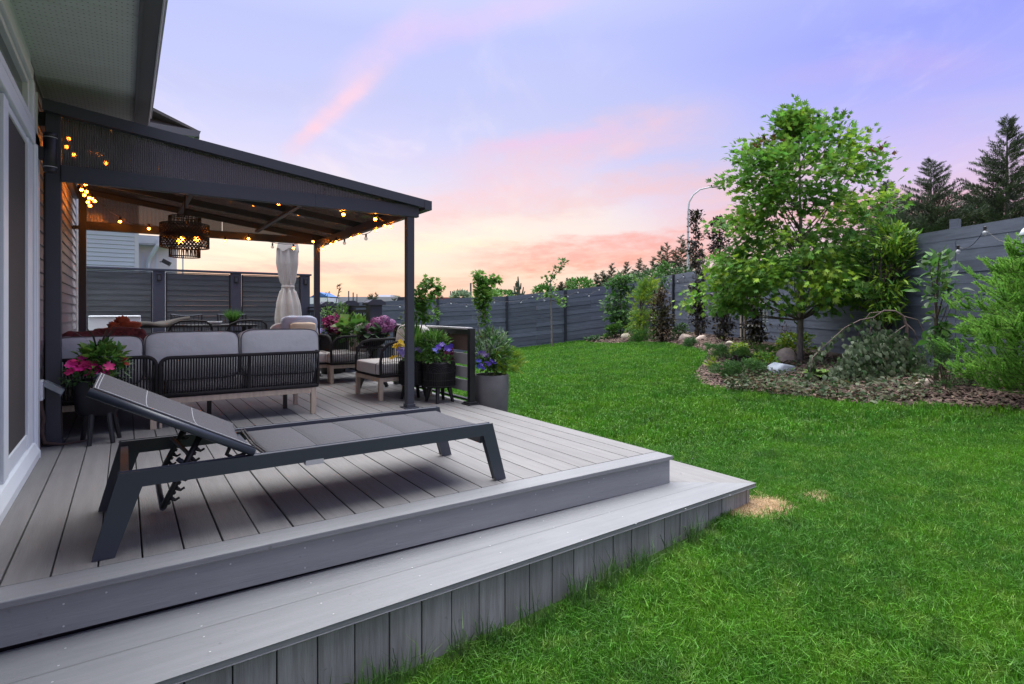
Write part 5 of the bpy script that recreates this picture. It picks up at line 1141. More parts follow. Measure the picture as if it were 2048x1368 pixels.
# rocks
def rock(label, px, py, wpx, hpx, m, seed, flat=1.0, group='stones in the garden bed', sharp=.10, dback=0):
    g, d = ong(px, py); s_ = d / F; g = np.array([g[0], g[1], zg(g[0], g[1])]); W_, H_ = wpx * s_ / 2, hpx * s_; rr = random.Random(seed)
    waves = [(Vector([rr.gauss(0, 1) for _ in range(3)]) * rr.uniform(1, 2.6), rr.uniform(0, 6), rr.uniform(.3, 1) * sharp) for _ in range(9)]
    cuts = [(Vector([rr.gauss(0, 1) for _ in range(3)]).normalized(), rr.uniform(.72, .92)) for _ in range(7)] if sharp > .08 else []
    def fn(u, v):
        a = 2 * PI * u; p = Vector((math.cos(a) * math.sin(PI * v), math.sin(a) * math.sin(PI * v), math.cos(PI * v))); k = 1 + sum(w * math.sin(q.dot(p) + f) for q, f, w in waves)
        for n, dd_ in cuts:
            t = p.dot(n) * k
            if t > dd_: k *= dd_ / t
        p = p * k; x = p.x * W_; y = p.y * W_ * .8; z = p.z * H_ * .62 + H_ * .36
        c, s2 = math.cos(-YAW), math.sin(-YAW); return (g[0] + x * c - y * s2, g[1] + x * s2 + y * c, g[2] + z)
    b = MB(); b.grid(fn, 40, 22, True); o = b.build('rock', m, None, True); tag(o, label, 'rock', group); return o
rock('round tan boulder just left of the maple trunk', 1572, 730, 42, 36, ROCKT, 3, sharp=.04); rock('blue grey angular rock in front of the round tan boulder', 1566, 753, 58, 30, ROCKB, 5, sharp=.13)
rock('tan stone half buried under the weeping shrub at the right end of the bed', 1846, 782, 40, 26, ROCKT, 8); rock('tan stone behind the small blue juniper on the left of the bed', 1371, 683, 27, 17, ROCKT, 12); rock('pale tan stone right of the small blue juniper', 1404, 685, 27, 16, ROCKT, 14)
rock('cream block of stone behind the golden shrub', 1462, 697, 22, 15, ROCKC, 20, sharp=.14); rock('pale stone at the far end beside the green mound', 1252, 681, 19, 15, ROCKC, 22, sharp=.05); rock('grey stone under the dusty leaves right of the hosta', 1676, 752, 28, 24, ROCKG, 31)
rock('small pink brown stone at the front edge of the bed', 1478, 776, 17, 9, ROCKT, 35); rock('small cream stone left on the tip of the bed', 1424, 745, 10, 5, ROCKC, 36)

# shrubs, front to back
bush('hosta', 'hosta with cream edged leaves in front of the blue grey rock', 'hosta', 1640, 770, 52, 26, L_GREEN, ROUND, .04, 2, 6)
hs = COL.objects[-1]; hz, dh = ong(1638, 766)
hst = [o for o in COL.objects if o.get('category') == 'hosta'][0]
for ch in list(hst.children): bpy.data.objects.remove(ch)
hst.location = (0, 0, 0)
for k in range(13):
    a = k * 2.4; rr = .06 + .012 * k; fwdv = np.array([[math.cos(a), math.sin(a), .9 - .05 * k]]); sc_ = .17 + .009 * k
    base = np.array([hz + (0, 0, .10)])
    scatter('leaf', leaf_oval(.55, .08, 6), base, frames(fwdv, np.array([[0, 0, 1.0]])), sc_, L_BRIGHT, hst); scatter('leaf_margin', leaf_oval(.66, .08, 6), base - (0, 0, .004), frames(fwdv, np.array([[0, 0, 1.0]])), sc_ * 1.04, L_CREAM, hst)
def ground_shrub(name, label, cat, px, py, w, h, m, leaf=SPRAY, size=.09, n=240, clumps=14, **k): return bush(name, label, cat, px, py, w, h, m, leaf, size, n, clumps, **k)
ground_shrub('creeping_juniper', 'low green juniper spreading at the front left of the bed', 'juniper', 1490, 760, 130, 34, [L_JUN, L_GREEN], n=700, clumps=30, size=.10, up=.5)
ground_shrub('creeping_juniper', 'bright low juniper behind the maroon plant', 'juniper', 1522, 728, 84, 32, [L_GREEN, L_BRIGHT], n=420, clumps=22, size=.11, mimix=.6)
ground_shrub('creeping_juniper', 'dark green juniper running out over the lawn edge left of the golden shrub', 'juniper', 1452, 726, 72, 28, [L_JUN, L_GREEN], n=360, clumps=20, size=.12)
ground_shrub('creeping_juniper', 'small blue green juniper between the two tan stones', 'juniper', 1382, 694, 28, 13, [L_JUN, L_BLUEG], n=200, clumps=10, size=.12)
ground_shrub('creeping_juniper', 'flat dark juniper in front of the cream stone', 'juniper', 1432, 703, 50, 12, L_JUN, n=260, clumps=14, size=.12)
bush('golden_shrub', 'golden leaved shrub left of the maroon plant', 'shrub', 1478, 715, 52, 28, [L_GOLD, L_BRIGHT], OVAL, .06, 480, 18); bush('golden_shrub', 'golden green spirea in front of the round boulder left side', 'shrub', 1528, 748, 60, 40, [L_GOLD, L_BRIGHT], OVAL, .06, 560, 20, mimix=.5)
bush('golden_shrub', 'bright golden shrub directly behind the maple trunk', 'shrub', 1594, 716, 86, 46, [L_GOLD, L_BRIGHT], OVAL, .07, 760, 24); bush('golden_shrub', 'tiny pale yellow shrub under the second purple column', 'shrub', 1444, 684, 18, 13, L_GOLD, OVAL, .06, 110, 8)
bush('maroon_plant', 'low maroon leaved plant in the middle of the bed', 'perennial', 1482, 736, 66, 20, [L_MAR, L_PURP], ROUND, .06, 480, 20, mimix=.5); bush('lime_perennial', 'small lime green perennial on the left tip of the bed', 'perennial', 1428, 742, 28, 19, [L_BRIGHT, L_GOLD], NARROW, .11, 60, 5, mimix=.6, up=1.2)
bush('grey_shrub', 'thin brown and green shrub under the pale timber stakes', 'shrub', 1503, 703, 44, 20, [L_RUST, L_GREEN], OVAL, .04, 320, 14); bush('barberry', 'sparse dark red shrub against the fence left of the maple trunk', 'shrub', 1573, 694, 38, 48, [L_MAR, L_RUST], OVAL, .035, 260, 16)
# fallen dusty foliage spilling over the front of the bed and the weeping tree
wt = thing('weeping_tree', 'weeping shrub with arching bare branches and dusty green leaves', 'weeping tree', ong(1815, 745)[0])
wg, wd = ong(1806, 752); wdp = wd
def W2(px, py, dd=0): return at(px, py, wdp + dd)
b = MB(); b.tube([W2(1806, 752), W2(1812, 700), W2(1814, 655), W2(1806, 632), W2(1790, 622), W2(1768, 621), W2(1748, 634)], [.026, .023, .020, .016, .013, .010, .008], 8); b.build('trunk', TWIGP, wt, True)
b = MB(); brs = [[(1748, 634), (1738, 670), (1740, 720)], [(1748, 640), (1765, 665), (1778, 700), (1786, 730)], [(1810, 645), (1828, 662), (1838, 690)], [(1812, 650), (1800, 658), (1780, 674)], [(1750, 634), (1720, 640), (1690, 655), (1660, 682), (1640, 700)], [(1812, 660), (1814, 690), (1820, 720)], [(1780, 622), (1740, 626), (1722, 650), (1712, 700)], [(1640, 700), (1625, 715), (1620, 745)], [(1805, 632), (1835, 640), (1855, 680), (1862, 730)]]
wpos = []; wfw = []
for i, br in enumerate(brs):
    dd = [0, .1, -.1, -.25, -.2, .2, .25, -.3, .1][i]; ps_ = [W2(x, y, dd * k / len(br)) for k, (x, y) in enumerate(br)]; b.tube(ps_, [.008 - .005 * k / len(br) for k in range(len(br))], 5)
    if i in (4, 7):
        for k in range(70): u = rnd.uniform(0, len(ps_) - 1.001); j = int(u); p = ps_[j] * (1 - u + j) + ps_[j + 1] * (u - j); wpos.append(p + np.array([rnd.gauss(0, .03), rnd.gauss(0, .03), rnd.uniform(-.10, .02)])); wfw.append((rnd.gauss(0, .4), rnd.gauss(0, .4), -1))
b.build('branch', TWIGP, wt, True)
for k in range(4200):   # curtain over a mound
    u = rnd.uniform(-1, 1); v = rnd.random() ** .7; px_ = 1765 + u * (45 + 85 * v) + rnd.gauss(0, 8); py_ = 668 + 122 * v - 14 * (1 - abs(u)) + rnd.gauss(0, 6); dd = rnd.uniform(-.75, .35) * (.4 + v * .6)
    if v < .25 and rnd.random() < .4: continue
    wpos.append(at(px_, py_, wdp + dd)); wfw.append((rnd.gauss(0, .5) + u * .6, rnd.gauss(-.3, .4), -1))
wpos = np.array(wpos); gz = np.array([zg(p[0], p[1]) for p in wpos[::1]]); wpos[:, 2] = np.maximum(wpos[:, 2], gz + .03)
nw = len(wpos); scatter('foliage', ROUND, wpos, frames(np.array(wfw), np.c_[nr.normal(size=(nw, 1)) * .6, nr.normal(size=(nw, 1)) * .6 - .6, np.full(nw, .9)]), .066 * nr.uniform(.6, 1.25, nw), [L_WEEP, L_DARK], wt, nr.choice([0, 0, 0, 1], nw), kind='stuff')
# trailing mat
L_TRAIL = leafm('trailing_dusty_leaves', (.085, .115, .055), isl=.6, c2=(.13, .145, .09))
gc = thing('trailing_shrub', 'dusty green trailing foliage spilling over the front edge of the bed', 'ground cover', ong(1640, 785)[0]); n = 2600; xs_ = nr.uniform(1455, 1850, n); lo = np.interp(xs_, [1455, 1560, 1700, 1850], [768, 742, 716, 740]); hi = np.interp(xs_, [1455, 1510, 1620, 1740, 1850], [784, 790, 800, 808, 806]); ys_ = lo + (hi - lo) * nr.rand(n) ** .8
gp_ = []
for x, y in zip(xs_, ys_): p, d = ong(x, y); gp_.append((p[0], p[1], zg(p[0], p[1]) + .03 + rnd.uniform(0, .13) * min(1, (808 - y) / 20 + .2)))
scatter('foliage', OVAL, np.array(gp_), rot_rand(n, .9), .070 * nr.uniform(.6, 1.2, n), [L_TRAIL, L_DARK, L_RUST], gc, nr.choice([0, 0, 0, 1, 2], n), kind='stuff')

# ------------------------------------------------------------------ trees
def tree_leaves(parent, clusters, crad, nper, leaf, size, mats, mi_fn=None, up=.2, c0=None, fz=.6):
    cl = np.asarray(clusters); k = len(cl); idx = np.repeat(np.arange(k), nper); n = len(idx); loc = nr.normal(size=(n, 3)) * np.array([crad, crad, crad * fz]) * .5; pos = cl[idx] + loc
    c0 = cl.mean(0) if c0 is None else c0; out = cl[idx] - c0; out /= (np.linalg.norm(out, axis=1, keepdims=True) + .01)
    fwd = out * .6 + loc / crad * .6 + nr.normal(size=(n, 3)) * .5 + np.array([0, 0, up]); R = frames(fwd, np.c_[nr.normal(size=(n, 2)) * .55, np.ones(n)] + out * .3)
    mi = mi_fn(idx, pos) if mi_fn else None; return scatter('crown', leaf, pos, R, size * nr.uniform(.65, 1.2, n), mats, parent, mi, kind='stuff')
mg, md = ong(1600, 731); S_ = md / F
mp = thing('maple_tree', 'young maple tree with broad green crown in the middle of the garden bed', 'tree', mg)
MX = lambda px: (px - 1600) * S_
b = MB(); b.tube([mg + (0, 0, -.05), mg + (.0, 0, .25), mg + (.01, 0, .75), mg + (.0, .02, 1.3), mg + (.03, 0, 2.1), mg + (.0, 0, 2.9), mg + (-.02, 0, 3.7)], [.060, .050, .046, .040, .030, .018, .008], 10); b.build('trunk', BARKP, mp, True)
prof = [(.80, -1.35, .70), (1.1, -1.75, 1.20), (1.5, -1.45, 1.25), (1.97, -1.35, 1.25), (2.4, -1.15, 1.40), (2.8, -1.12, 1.45), (3.2, -1.08, 1.25), (3.6, -.95, 1.10), (3.75, -.45, .72), (3.88, -.26, .20), (4.06, -.20, -.05)]
pz = [p[0] for p in prof]; zb0 = mg[2] - .02; cls = []; limbs = MB()
for k in range(330):
    z = rnd.uniform(.92, 4.06) if k > 70 else rnd.uniform(.95, 1.9); lo_ = np.interp(z, pz, [p[1] for p in prof]); hi_ = np.interp(z, pz, [p[2] for p in prof]); half = (hi_ - lo_) / 2; mid = (hi_ + lo_) / 2
    a = rnd.uniform(0, 2 * PI); r = rnd.uniform(.35, .93) ** .8; x = mid + half * r * math.cos(a); y = min(half, 1.3) * r * math.sin(a)
    if z < 1.4 and rnd.random() < .30: continue
    p = mg + RT * x + DP * y + np.array([0, 0, z]); cls.append(p)
    if k % 5 == 0:
        zb = max(.75, z - .3 - .7 * abs(x) - rnd.uniform(0, .3)); s0 = mg + np.array([0, 0, zb]); m_ = s0 * .45 + p * .55 + np.array([0, 0, -.10]) + RT * rnd.uniform(-.06, .06); limbs.tube([s0, m_, p], [.014, .009, .004], 4, cap=False)
tag(limbs.build('limb', BARK, mp), kind='stuff'); cls = np.array(cls)
for q_ in ((-.10, 4.24), (-.22, 4.14), (.02, 4.10), (.42, 3.98), (.62, 3.92), (.25, 4.0), (1.02, 3.70), (1.2, 3.55), (1.32, 3.2), (-.72, 3.72), (-.98, 3.45), (-1.2, 3.1), (1.55, 2.75), (-1.45, 2.3), (-1.62, 1.25), (-1.75, 1.05), (1.5, 1.3)):
    p = mg + RT * q_[0] + np.array([0, 0, q_[1]]) + DP * rnd.uniform(-.3, .3); cls = np.r_[cls, [p]]
lime = (np.array([rnd.random() for _ in cls]) < .26) | ((cls[:, 2] - mg[2] < 1.55) & (((cls - mg) @ DP) < -.3) & (np.array([rnd.random() for _ in cls]) < .5)); redc = ((cls[:, 2] - mg[2]) > 3.3) & (np.array([rnd.random() for _ in cls]) < .16)  # extra lime clusters low in front brighten the dim crown by leaf colour
def mmi(idx, pos):
    r_ = nr.rand(len(idx)); m_ = np.zeros(len(idx), int); m_[(lime[idx]) & (r_ < .75)] = 1; m_[(redc[idx]) & (r_ < .5)] = 2; return m_
tree_leaves(mp, cls, .24, 37, MAPLE, .122, [L_MAPLE, L_LIME, L_RED], mmi, .05)
for side in (1,):   # long low bare limb on the right
    b = MB(); b.tube([mg + (0, 0, .95), mg + RT * .35 + (0, 0, 1.0), mg + RT * .85 + (0, 0, 1.08), mg + RT * 1.25 + (0, 0, 1.2)], [.016, .013, .009, .005], 5); b.build('limb', BARK, mp)
def small_tree(label, px, py, d, pxprof, trunkpx, leaf, size, mats, n=60, nper=22, crad=.14, name='small_tree', cat='tree', depthk=.8, mi=None, group=None, ltr=.5, multi=1):
    """pxprof: rows of (py, left px, right px) giving the outline"""
    g = at(px, py, d); z0 = zg(g[0], g[1]); t = thing(name, label, cat, g, group); s_ = d / F; g = np.array([g[0], g[1], min(z0, g[2])]); ys_ = [p[0] for p in pxprof][::-1]; L_ = [p[1] for p in pxprof][::-1]; R2 = [p[2] for p in pxprof][::-1]
    if ys_[0] > ys_[-1]: ys_, L_, R2 = ys_[::-1], L_[::-1], R2[::-1]
    c_ = []; lm = MB()
    for k in range(n):
        y = rnd.uniform(ys_[0], ys_[-1]); a = rnd.uniform(0, 2 * PI); r = rnd.uniform(.1, .95); l, rr = np.interp(y, ys_, L_), np.interp(y, ys_, R2); h = (rr - l) / 2; x = (l + rr) / 2 + h * r * math.cos(a); dd = h * s_ * depthk * r * math.sin(a); p = at(x, y, d + dd); c_.append(p)
        if k % 2: s0 = np.array([g[0], g[1], max(g[2], p[2] - .35 - .3 * abs(x - px) * s_)]); s0[:2] += (rnd.uniform(-1, 1) * .02 * multi); lm.tube([s0, (s0 + p) / 2 + (0, 0, -.03), p], [.009, .006, .003], 4, cap=False)
    top = at(px, ys_[0] + (ys_[-1] - ys_[0]) * .25, d); b = MB(); r0 = trunkpx * s_ / 2
    for m_ in range(multi): off = np.array([rnd.uniform(-1, 1), rnd.uniform(-1, 1), 0]) * .05 * (multi > 1); b.tube([g + off, (g + top) / 2 + off, top + off * 2], [r0, r0 * .7, r0 * .3], 6)
    b.build('trunk', BARK, t, True); tag(lm.build('limb', TWIG, t), kind='stuff'); ms = mats if isinstance(mats, list) else [mats]
    tree_leaves(t, c_, crad, nper, leaf, size, ms, (lambda idx, pos: nr.choice(len(ms), len(idx), p=mi)) if mi is not None else None, .2); return t
small_tree('lime green leafed shrub tree between the maple and the right fence', 1762, 700, 8.3, [(455, 1770, 1800), (480, 1750, 1835), (530, 1735, 1832), (580, 1740, 1815), (640, 1752, 1800)], 5, NARROW, .125, [L_BRIGHT, L_LIME, L_GREEN], 80, 26, .12, mi=[.35, .5, .15], multi=3)
small_tree('small tree with large oval leaves and dark trunk near the right fence', 1872, 700, 6.6, [(515, 1862, 1880), (535, 1845, 1905), (560, 1835, 1935), (600, 1815, 1925), (640, 1850, 1900), (690, 1860, 1885)], 10, OVAL, .12, [L_GREEN, L_BRIGHT, L_GREY], 34, 8, .10, mi=[.5, .3, .2], name='fig_leaf_tree')
small_tree('dark feathery shrub at the foot of the right fence', 1890, 786, 6.3, [(690, 1850, 1930), (720, 1830, 1955), (760, 1835, 1965), (780, 1850, 1960)], 4, SPRAY, .09, [L_JUN, L_DARK], 50, 12, .10, mi=[.7, .3], name='dark_juniper', cat='shrub', multi=3)
# larch filling the right edge
lg = at(2098, 800, 5.5); lg = np.array([lg[0], lg[1], zg(lg[0], lg[1])]); la = thing('larch_tree', 'bright green larch with feathery shoots at the right edge', 'tree', lg); b = MB(); b.tube([lg, lg + (0, 0, 1.0), lg + (0, 0, 1.75)], [.035, .025, .006], 6); b.build('trunk', BARK, la)
lp, lf = [], []; b = MB()
def shoot(p, q, n, cur=.0):
    p = np.array(p); q = np.array(q); m = (p + q) / 2 - np.array([0, 0, cur]); b.tube([p, m, q], [.004, .003, .002], 3, cap=False); d = (q - p); L = np.linalg.norm(d); d /= L; o1 = np.cross(d, (0, 0, 1.0)); o1 /= (np.linalg.norm(o1) + 1e-6); o2_ = np.cross(d, o1)
    for k in range(n):
        u = (k + rnd.random()) / n; a = rnd.uniform(0, 2 * PI); lp.append((p * (1 - u) + q * u) - np.array([0, 0, cur * 4 * u * (1 - u) * .5])); lf.append(d * 1.1 + (o1 * math.cos(a) + o2_ * math.sin(a)) * (1.0 - .4 * u))
for k in range(74):
    z = .06 + 1.46 * (k / 74) ** .95; a = k * 2.399 + rnd.uniform(-.3, .3); Lb = np.interp(z, [0, .3, .8, 1.1, 1.3, 1.55], [.70, .82, .82, .66, .50, .26]) * rnd.uniform(.75, 1.03); base_ = lg + (0, 0, z); dv = np.array([math.cos(a), math.sin(a), rnd.uniform(-.12, .22)]); tip = base_ + dv * Lb; shoot(base_, tip, int(260 * Lb), .03)
    for j in range(18):
        u = rnd.uniform(.2, 1.0); s0 = base_ + dv * Lb * u; sd = np.array([rnd.gauss(0, .6), rnd.gauss(0, .6), rnd.uniform(.5, 1.6)]); sd = sd / np.linalg.norm(sd) * .9 + dv * .6; shoot(s0, s0 + sd * rnd.uniform(.10, .22), 84)
lp = np.array(lp); tag(b.build('branch', TWIG, la), kind='stuff'); scatter('crown', ([(0, .12, 0), (0, -.12, 0), (1, -.07, 0), (1, .07, 0)], [(0, 1, 2, 3)]), lp, frames(np.array(lf), nr.normal(size=(len(lp), 3))), nr.uniform(.022, .036, len(lp)), L_LARCH, la, kind='stuff')
# a hanging lantern/feeder at the right edge
fd = at(2049, 470, 5.2); o = thing('bird_feeder', 'white hanging feeder with clear glass cut off by the right edge', 'bird feeder', fd); b = MB(); b.lathe([(0, .07), (.02, .05), (.045, -.0), (.04, -.005)], fd, 12); b.build('roof', WHITE, o, True); b = MB(); b.lathe([(.025, 0), (.025, -.07), (.03, -.075), (0, -.075)], fd, 12); b.build('tube', CLEAR, o, True)
b = MB(); b.tube([fd + (0, 0, .07), fd + (0, 0, .35), fd + RT * .3 + (0, 0, .5)], .003, 4); b.build('wire', BLACK, o)

# purple columnar trees and others along the bed
def column(label, px, ytop, ybot, w, d, mats=[L_PURP, L_RUST], n=46, group='dark purple columnar trees'):
    return small_tree(label, px, ybot, d, [(ytop, px - w * .22, px + w * .22), (ytop + (ybot - ytop) * .2, px - w * .42, px + w * .42), (ytop + (ybot - ytop) * .5, px - w * .5, px + w * .45), (ybot - 8, px - w * .4, px + w * .42)], 4, OVAL, .085, mats, n, 24, .13, 'columnar_tree', 'tree', mi=[.85, .15], group=group)
column('leftmost dark purple column tree against the grey fence', 1396, 545, 672, 34, 14.5); column('tall dark column tree rising above the fence beside the street lamp', 1392, 425, 545, 30, 15.2, n=36)
column('second dark purple column tree left of the timber stakes', 1448, 545, 680, 40, 13.0, n=56); column('third dark purple column tree right of the timber stakes', 1508, 590, 688, 42, 11.6, n=50); column('dark purple tree behind the left of the maple crown', 1440, 440, 560, 60, 13.5, n=44)
small_tree('leafy green viburnum in the far corner of the bed', 1241, 672, 18.3, [(552, 1225, 1262), (580, 1215, 1268), (620, 1214, 1268), (650, 1222, 1258)], 3, OVAL, .15, [L_GREEN, L_BLUEG], 60, 20, .22, mi=[.6, .4]); small_tree('yellow green cedar right of the viburnum', 1280, 678, 16.6, [(568, 1288, 1300), (600, 1270, 1308), (640, 1258, 1310), (672, 1256, 1312)], 4, SPRAY, .22, [L_GOLD, L_BRIGHT], 60, 12, .22, mi=[.55, .45], name='cedar')
small_tree('rusty brown upright shrub right of the yellow green cedar', 1323, 682, 15.2, [(585, 1312, 1330), (610, 1303, 1345), (650, 1300, 1350), (678, 1302, 1352)], 4, OVAL, .085, [L_RUST, L_PURP], 60, 26, .17, mi=[.7, .3], name='rusty_shrub', cat='shrub'); small_tree('small green creeper growing over the far fence corner', 1322, 600, 17.6, [(528, 1318, 1335), (550, 1305, 1338), (575, 1302, 1330)], 2, OVAL, .12, [L_GREEN], 18, 14, .18, name='creeper', cat='vine')
bush('green_shrub', 'bright green mounded shrub at the far left of the bed', 'shrub', 1229, 681, 44, 30, [L_BRIGHT, L_GREEN], OVAL, .10, 520, 22, mimix=.5); ground_shrub('green_mound', 'soft green spreading mound in front of the yellow green cedar', 'shrub', 1288, 684, 62, 20, [L_GREEN, L_JUN], size=.14, n=420, clumps=20)
bush('blue_hosta', 'small blue green hosta at the far left tip of the bed', 'hosta', 1192, 684, 24, 11, [L_BLUEG], ROUND, .11, 60, 8); bush('green_tuft', 'little green tuft left of the small blue green hosta', 'perennial', 1176, 683, 14, 9, L_GREEN, NARROW, .11, 60, 5); bush('dark_shrub', 'dark mixed shrub between the rusty shrub and the purple columns', 'shrub', 1358, 683, 32, 34, [L_DARK, L_JUN, ], OVAL, .08, 300, 14)
# stakes beside the purple tree, wind chime
sk_ = ong(1484, 700)[0]; o = thing('tree_stakes', 'pair of pale timber stakes among the purple column trees', 'stake', sk_)
for dx_ in (-.02, .05): b = MB(); q = sk_ + RT * dx_; b.bar(q + (0, 0, -.1), q + (0, 0, .98), .030, .030); b.build('stake', WOOD, o)
wc = at(1531, 607, 10.8); o = thing('wind_chime', 'silver wind chime hanging in front of the grey fence', 'wind chime', wc); b = MB(); b.lathe([(0, .02), (.06, 0), (.06, -.01), (0, -.01)], wc, 12); b.build('disc', SCREW, o)
for k in range(4):
    a = k * PI / 2; b = MB(); q = wc + np.array([.045 * math.cos(a), .045 * math.sin(a), 0]); b.tube([q, q + (0, 0, -.12), q + (0, 0, -.32)], [.002, .007, .007], 5); b.build('chime_tube', SCREW, o)
    b = MB(); 
    b.lathe([(0, .018), (.018, 0), (0, -.018)], q + (0, 0, -.35), 8); b.build('bead', CLEAR, o)
b = MB(); b.tube([wc, wc + (0, 0, -.45)], .002, 4); b.lathe([(0, .05), (.03, 0), (0, -.06)], wc + (0, 0, -.5), 6); b.build('pendant', CLEAR, o)
# staked sapling on the lawn
sg = ong(1104, 695)[0]; o = thing('sapling', 'thin staked oak sapling on the lawn in front of the back fence', 'tree', sg); sd_ = (sg - CAM) @ DP; A_ = lambda x, y: at(x, y, sd_)
b = MB(); b.tube([sg, A_(1103, 640), A_(1101, 580), A_(1101, 560), A_(1110, 530)], [.035, .03, .022, .014, .006], 6); b.build('trunk', BARKP, o); cl_ = [A_(x, y) for x, y in ((1101, 568), (1108, 555), (1112, 545), (1118, 538), (1124, 528), (1130, 522), (1098, 558), (1094, 590), (1124, 594), (1118, 600), (1090, 592), (1104, 590), (1126, 608))]; tree_leaves(o, cl_, .16, 13, MAPLE, .13, [L_GREEN, L_BRIGHT], lambda i, p: np.where(i > 6, 1, 0))
b = MB(); b.tube([A_(1101, 592), A_(1122, 596)], .008, 4); b.tube([A_(1101, 600), A_(1118, 604), A_(1126, 609)], .008, 4); b.tube([A_(1101, 565), A_(1118, 540), A_(1126, 524)], .008, 4); b.build('limb', TWIG, o)

# ------------------------------------------------------------------ beyond the fences
def spruce(label, px, ytop, d, wpx, ybase=None, group='spruces beyond the fence', n=None, dead=False):
    top = at(px, ytop, d); g = np.array([top[0], top[1], -1.2]); H_ = top[2] - g[2]; t = thing('spruce_tree', label, 'tree', g, group); Wd = wpx * d / F / 2
    b = MB(); b.tube([g, g + (0, 0, H_ * .6), top], [H_ * .014, H_ * .008, .01], 6); b.build('trunk', L_SPRUCE, t); pos, fw_ = [], []; nb2 = n or 90; vis0 = .30 if ybase is None else max(0, 1 - (ybase - ytop) * d / F / H_)
    for k in range(nb2):
        u = 1 - (k + rnd.random()) / nb2 * (1 - vis0); z = H_ * u; L = Wd * ((1 - u) / (1 - vis0)) ** .95 * rnd.uniform(.45, 1.15) + .010 * H_; a = rnd.uniform(0, 2 * PI); dv = np.array([math.cos(a), math.sin(a), .12 + .35 * u ** 3 - .30 * (1 - u)])
        m_ = max(4, int(L / (H_ * .016)))
        for j in range(m_):
            f = (j + .5) / m_; p = g + (0, 0, z) + dv * L * f - np.array([0, 0, .12 * L * math.sin(PI * f) - .10 * L * f * f]); pos.append(p); fw_.append(dv + np.array([rnd.gauss(0, .4), rnd.gauss(0, .4), .25]))
    sp_ = SPRAY if not dead else NEEDLE; pos = np.array(pos); nn_ = len(pos)
    scatter('crown', sp_, pos, frames(np.array(fw_), np.c_[nr.normal(size=(nn_, 2)) * .4, np.ones(nn_)]), H_ * (.086 if d < 40 else .12) * nr.uniform(.6, 1.2, nn_) * (.35 + .65 * np.clip((top[2] - pos[:, 2]) / (H_ * (1 - vis0)), 0, 1)), L_SPRUCE, t, kind='stuff'); return t
spruce('tallest spruce beyond the right fence, at the picture edge', 2014, 240, 24, 210, 470, n=180); spruce('middle spruce beyond the right fence', 1862, 322, 25, 165, 470, n=150); spruce('spruce mostly hidden behind the right side of the maple', 1775, 366, 26, 120, 500, n=130); spruce('broad spruce filling the gap left of the tallest one', 1950, 385, 30, 160, 480, n=130); spruce('low spruce between the maple and the middle spruce', 1812, 395, 28, 130, 490, n=120)
ORD = ['leftmost', 'second from left', 'third from left', 'fourth from left', 'fifth from left', 'sixth from left', 'seventh from left', 'eighth from left', 'ninth from left', 'tenth from left', 'eleventh from left', 'tenth from right', 'ninth from right', 'eighth from right', 'seventh from right', 'sixth from right', 'fifth from right', 'fourth from right', 'third from right', 'second from right', 'rightmost']
FX = [1362, 1335, 1322, 1381, 1278, 1254, 1224, 1290, 1205, 1193, 1136, 1148, 1172, 1122, 1212, 1405, 1350, 1307, 1268, 1240]
ORD.pop(10)
for i, (x, y, w_) in enumerate(((1362, 474, 34), (1335, 488, 34), (1322, 494, 26), (1381, 488, 30), (1278, 519, 22), (1254, 525, 30), (1224, 528, 18), (1290, 532, 20), (1205, 543, 14), (1193, 548, 12), (1136, 558, 12), (1148, 562, 12), (1172, 556, 10), (1122, 565, 14), (1212, 552, 20), (1405, 500, 34), (1350, 500, 30), (1307, 515, 22), (1268, 540, 22), (1240, 545, 22))):
    spruce('distant dark spruce in the row above the far corner of the fence, number %d counted from the left' % (sorted(FX).index(x) + 1) if False else 'distant dark spruce, %s in the row above the far fence corner' % ORD[sorted(FX).index(x)], x, y, 60, w_, 590, 'far spruce row', n=70)
for i, (px_, w_, hh, dd, m_) in enumerate(((1000, 34, 12, 26, L_GREEN), (975, 30, 20, 22, L_BRIGHT), (1160, 30, 18, 30, L_GREEN), (1090, 26, 14, 34, L_GREEN), (1340, 60, 28, 30, L_DARK), (1300, 40, 26, 32, L_DARK), (922, 20, 14, 30, L_GREY))):
    c_ = at(px_, 0, dd); zt_ = [581, 578, 556, 572, 530, 540, 583][i]; tp_ = at(px_, zt_ , dd); o = thing('far_bush', ['round green bush behind the back fence right of the tall planter', 'light green bush behind the vine of the tall planter', 'green bush over the fence behind the sapling', 'small green bush over the back fence left of the sapling', 'dark thicket below the far spruces', 'dark thicket left of the far spruces', 'wispy grey bush over the back fence behind the planters'][i], 'bush', tp_ - (0, 0, 3))
    leafball(o, tp_ - (0, 0, hh * dd / F), (w_ * dd / F, w_ * dd / F, hh * dd / F * 1.0), 620, m_, .17 * dd / 26)
    b = MB(); b.tube([(tp_[0], tp_[1], -1.5), tp_ - (0, 0, hh * dd / F)], .06, 5); b.build('trunk', BARK, o)
# bare spruce leader
o = thing('bare_spruce', 'nearly bare little spruce with upturned branches above the back fence', 'tree', at(1037, 640, 24)); T0 = lambda x, y: at(x, y, 24); b = MB(); b.tube([T0(1037, 640), T0(1037, 580), T0(1036, 553)], [.09, .07, .02], 6)
for (x0, y0, x1, y1) in ((1037, 590, 1028, 572), (1037, 592, 1047, 574), (1037, 582, 1031, 566), (1037, 580, 1042, 566), (1037, 586, 1022, 580), (1037, 588, 1050, 582), (1037, 574, 1033, 562)): b.tube([T0(x0, y0), T0((x0 + x1) / 2 + (x1 - x0) * .3, (y0 + y1) / 2 + 4), T0(x1, y1)], [.05, .04, .02], 5)
b.build('trunk', L_SPRUCE, o)
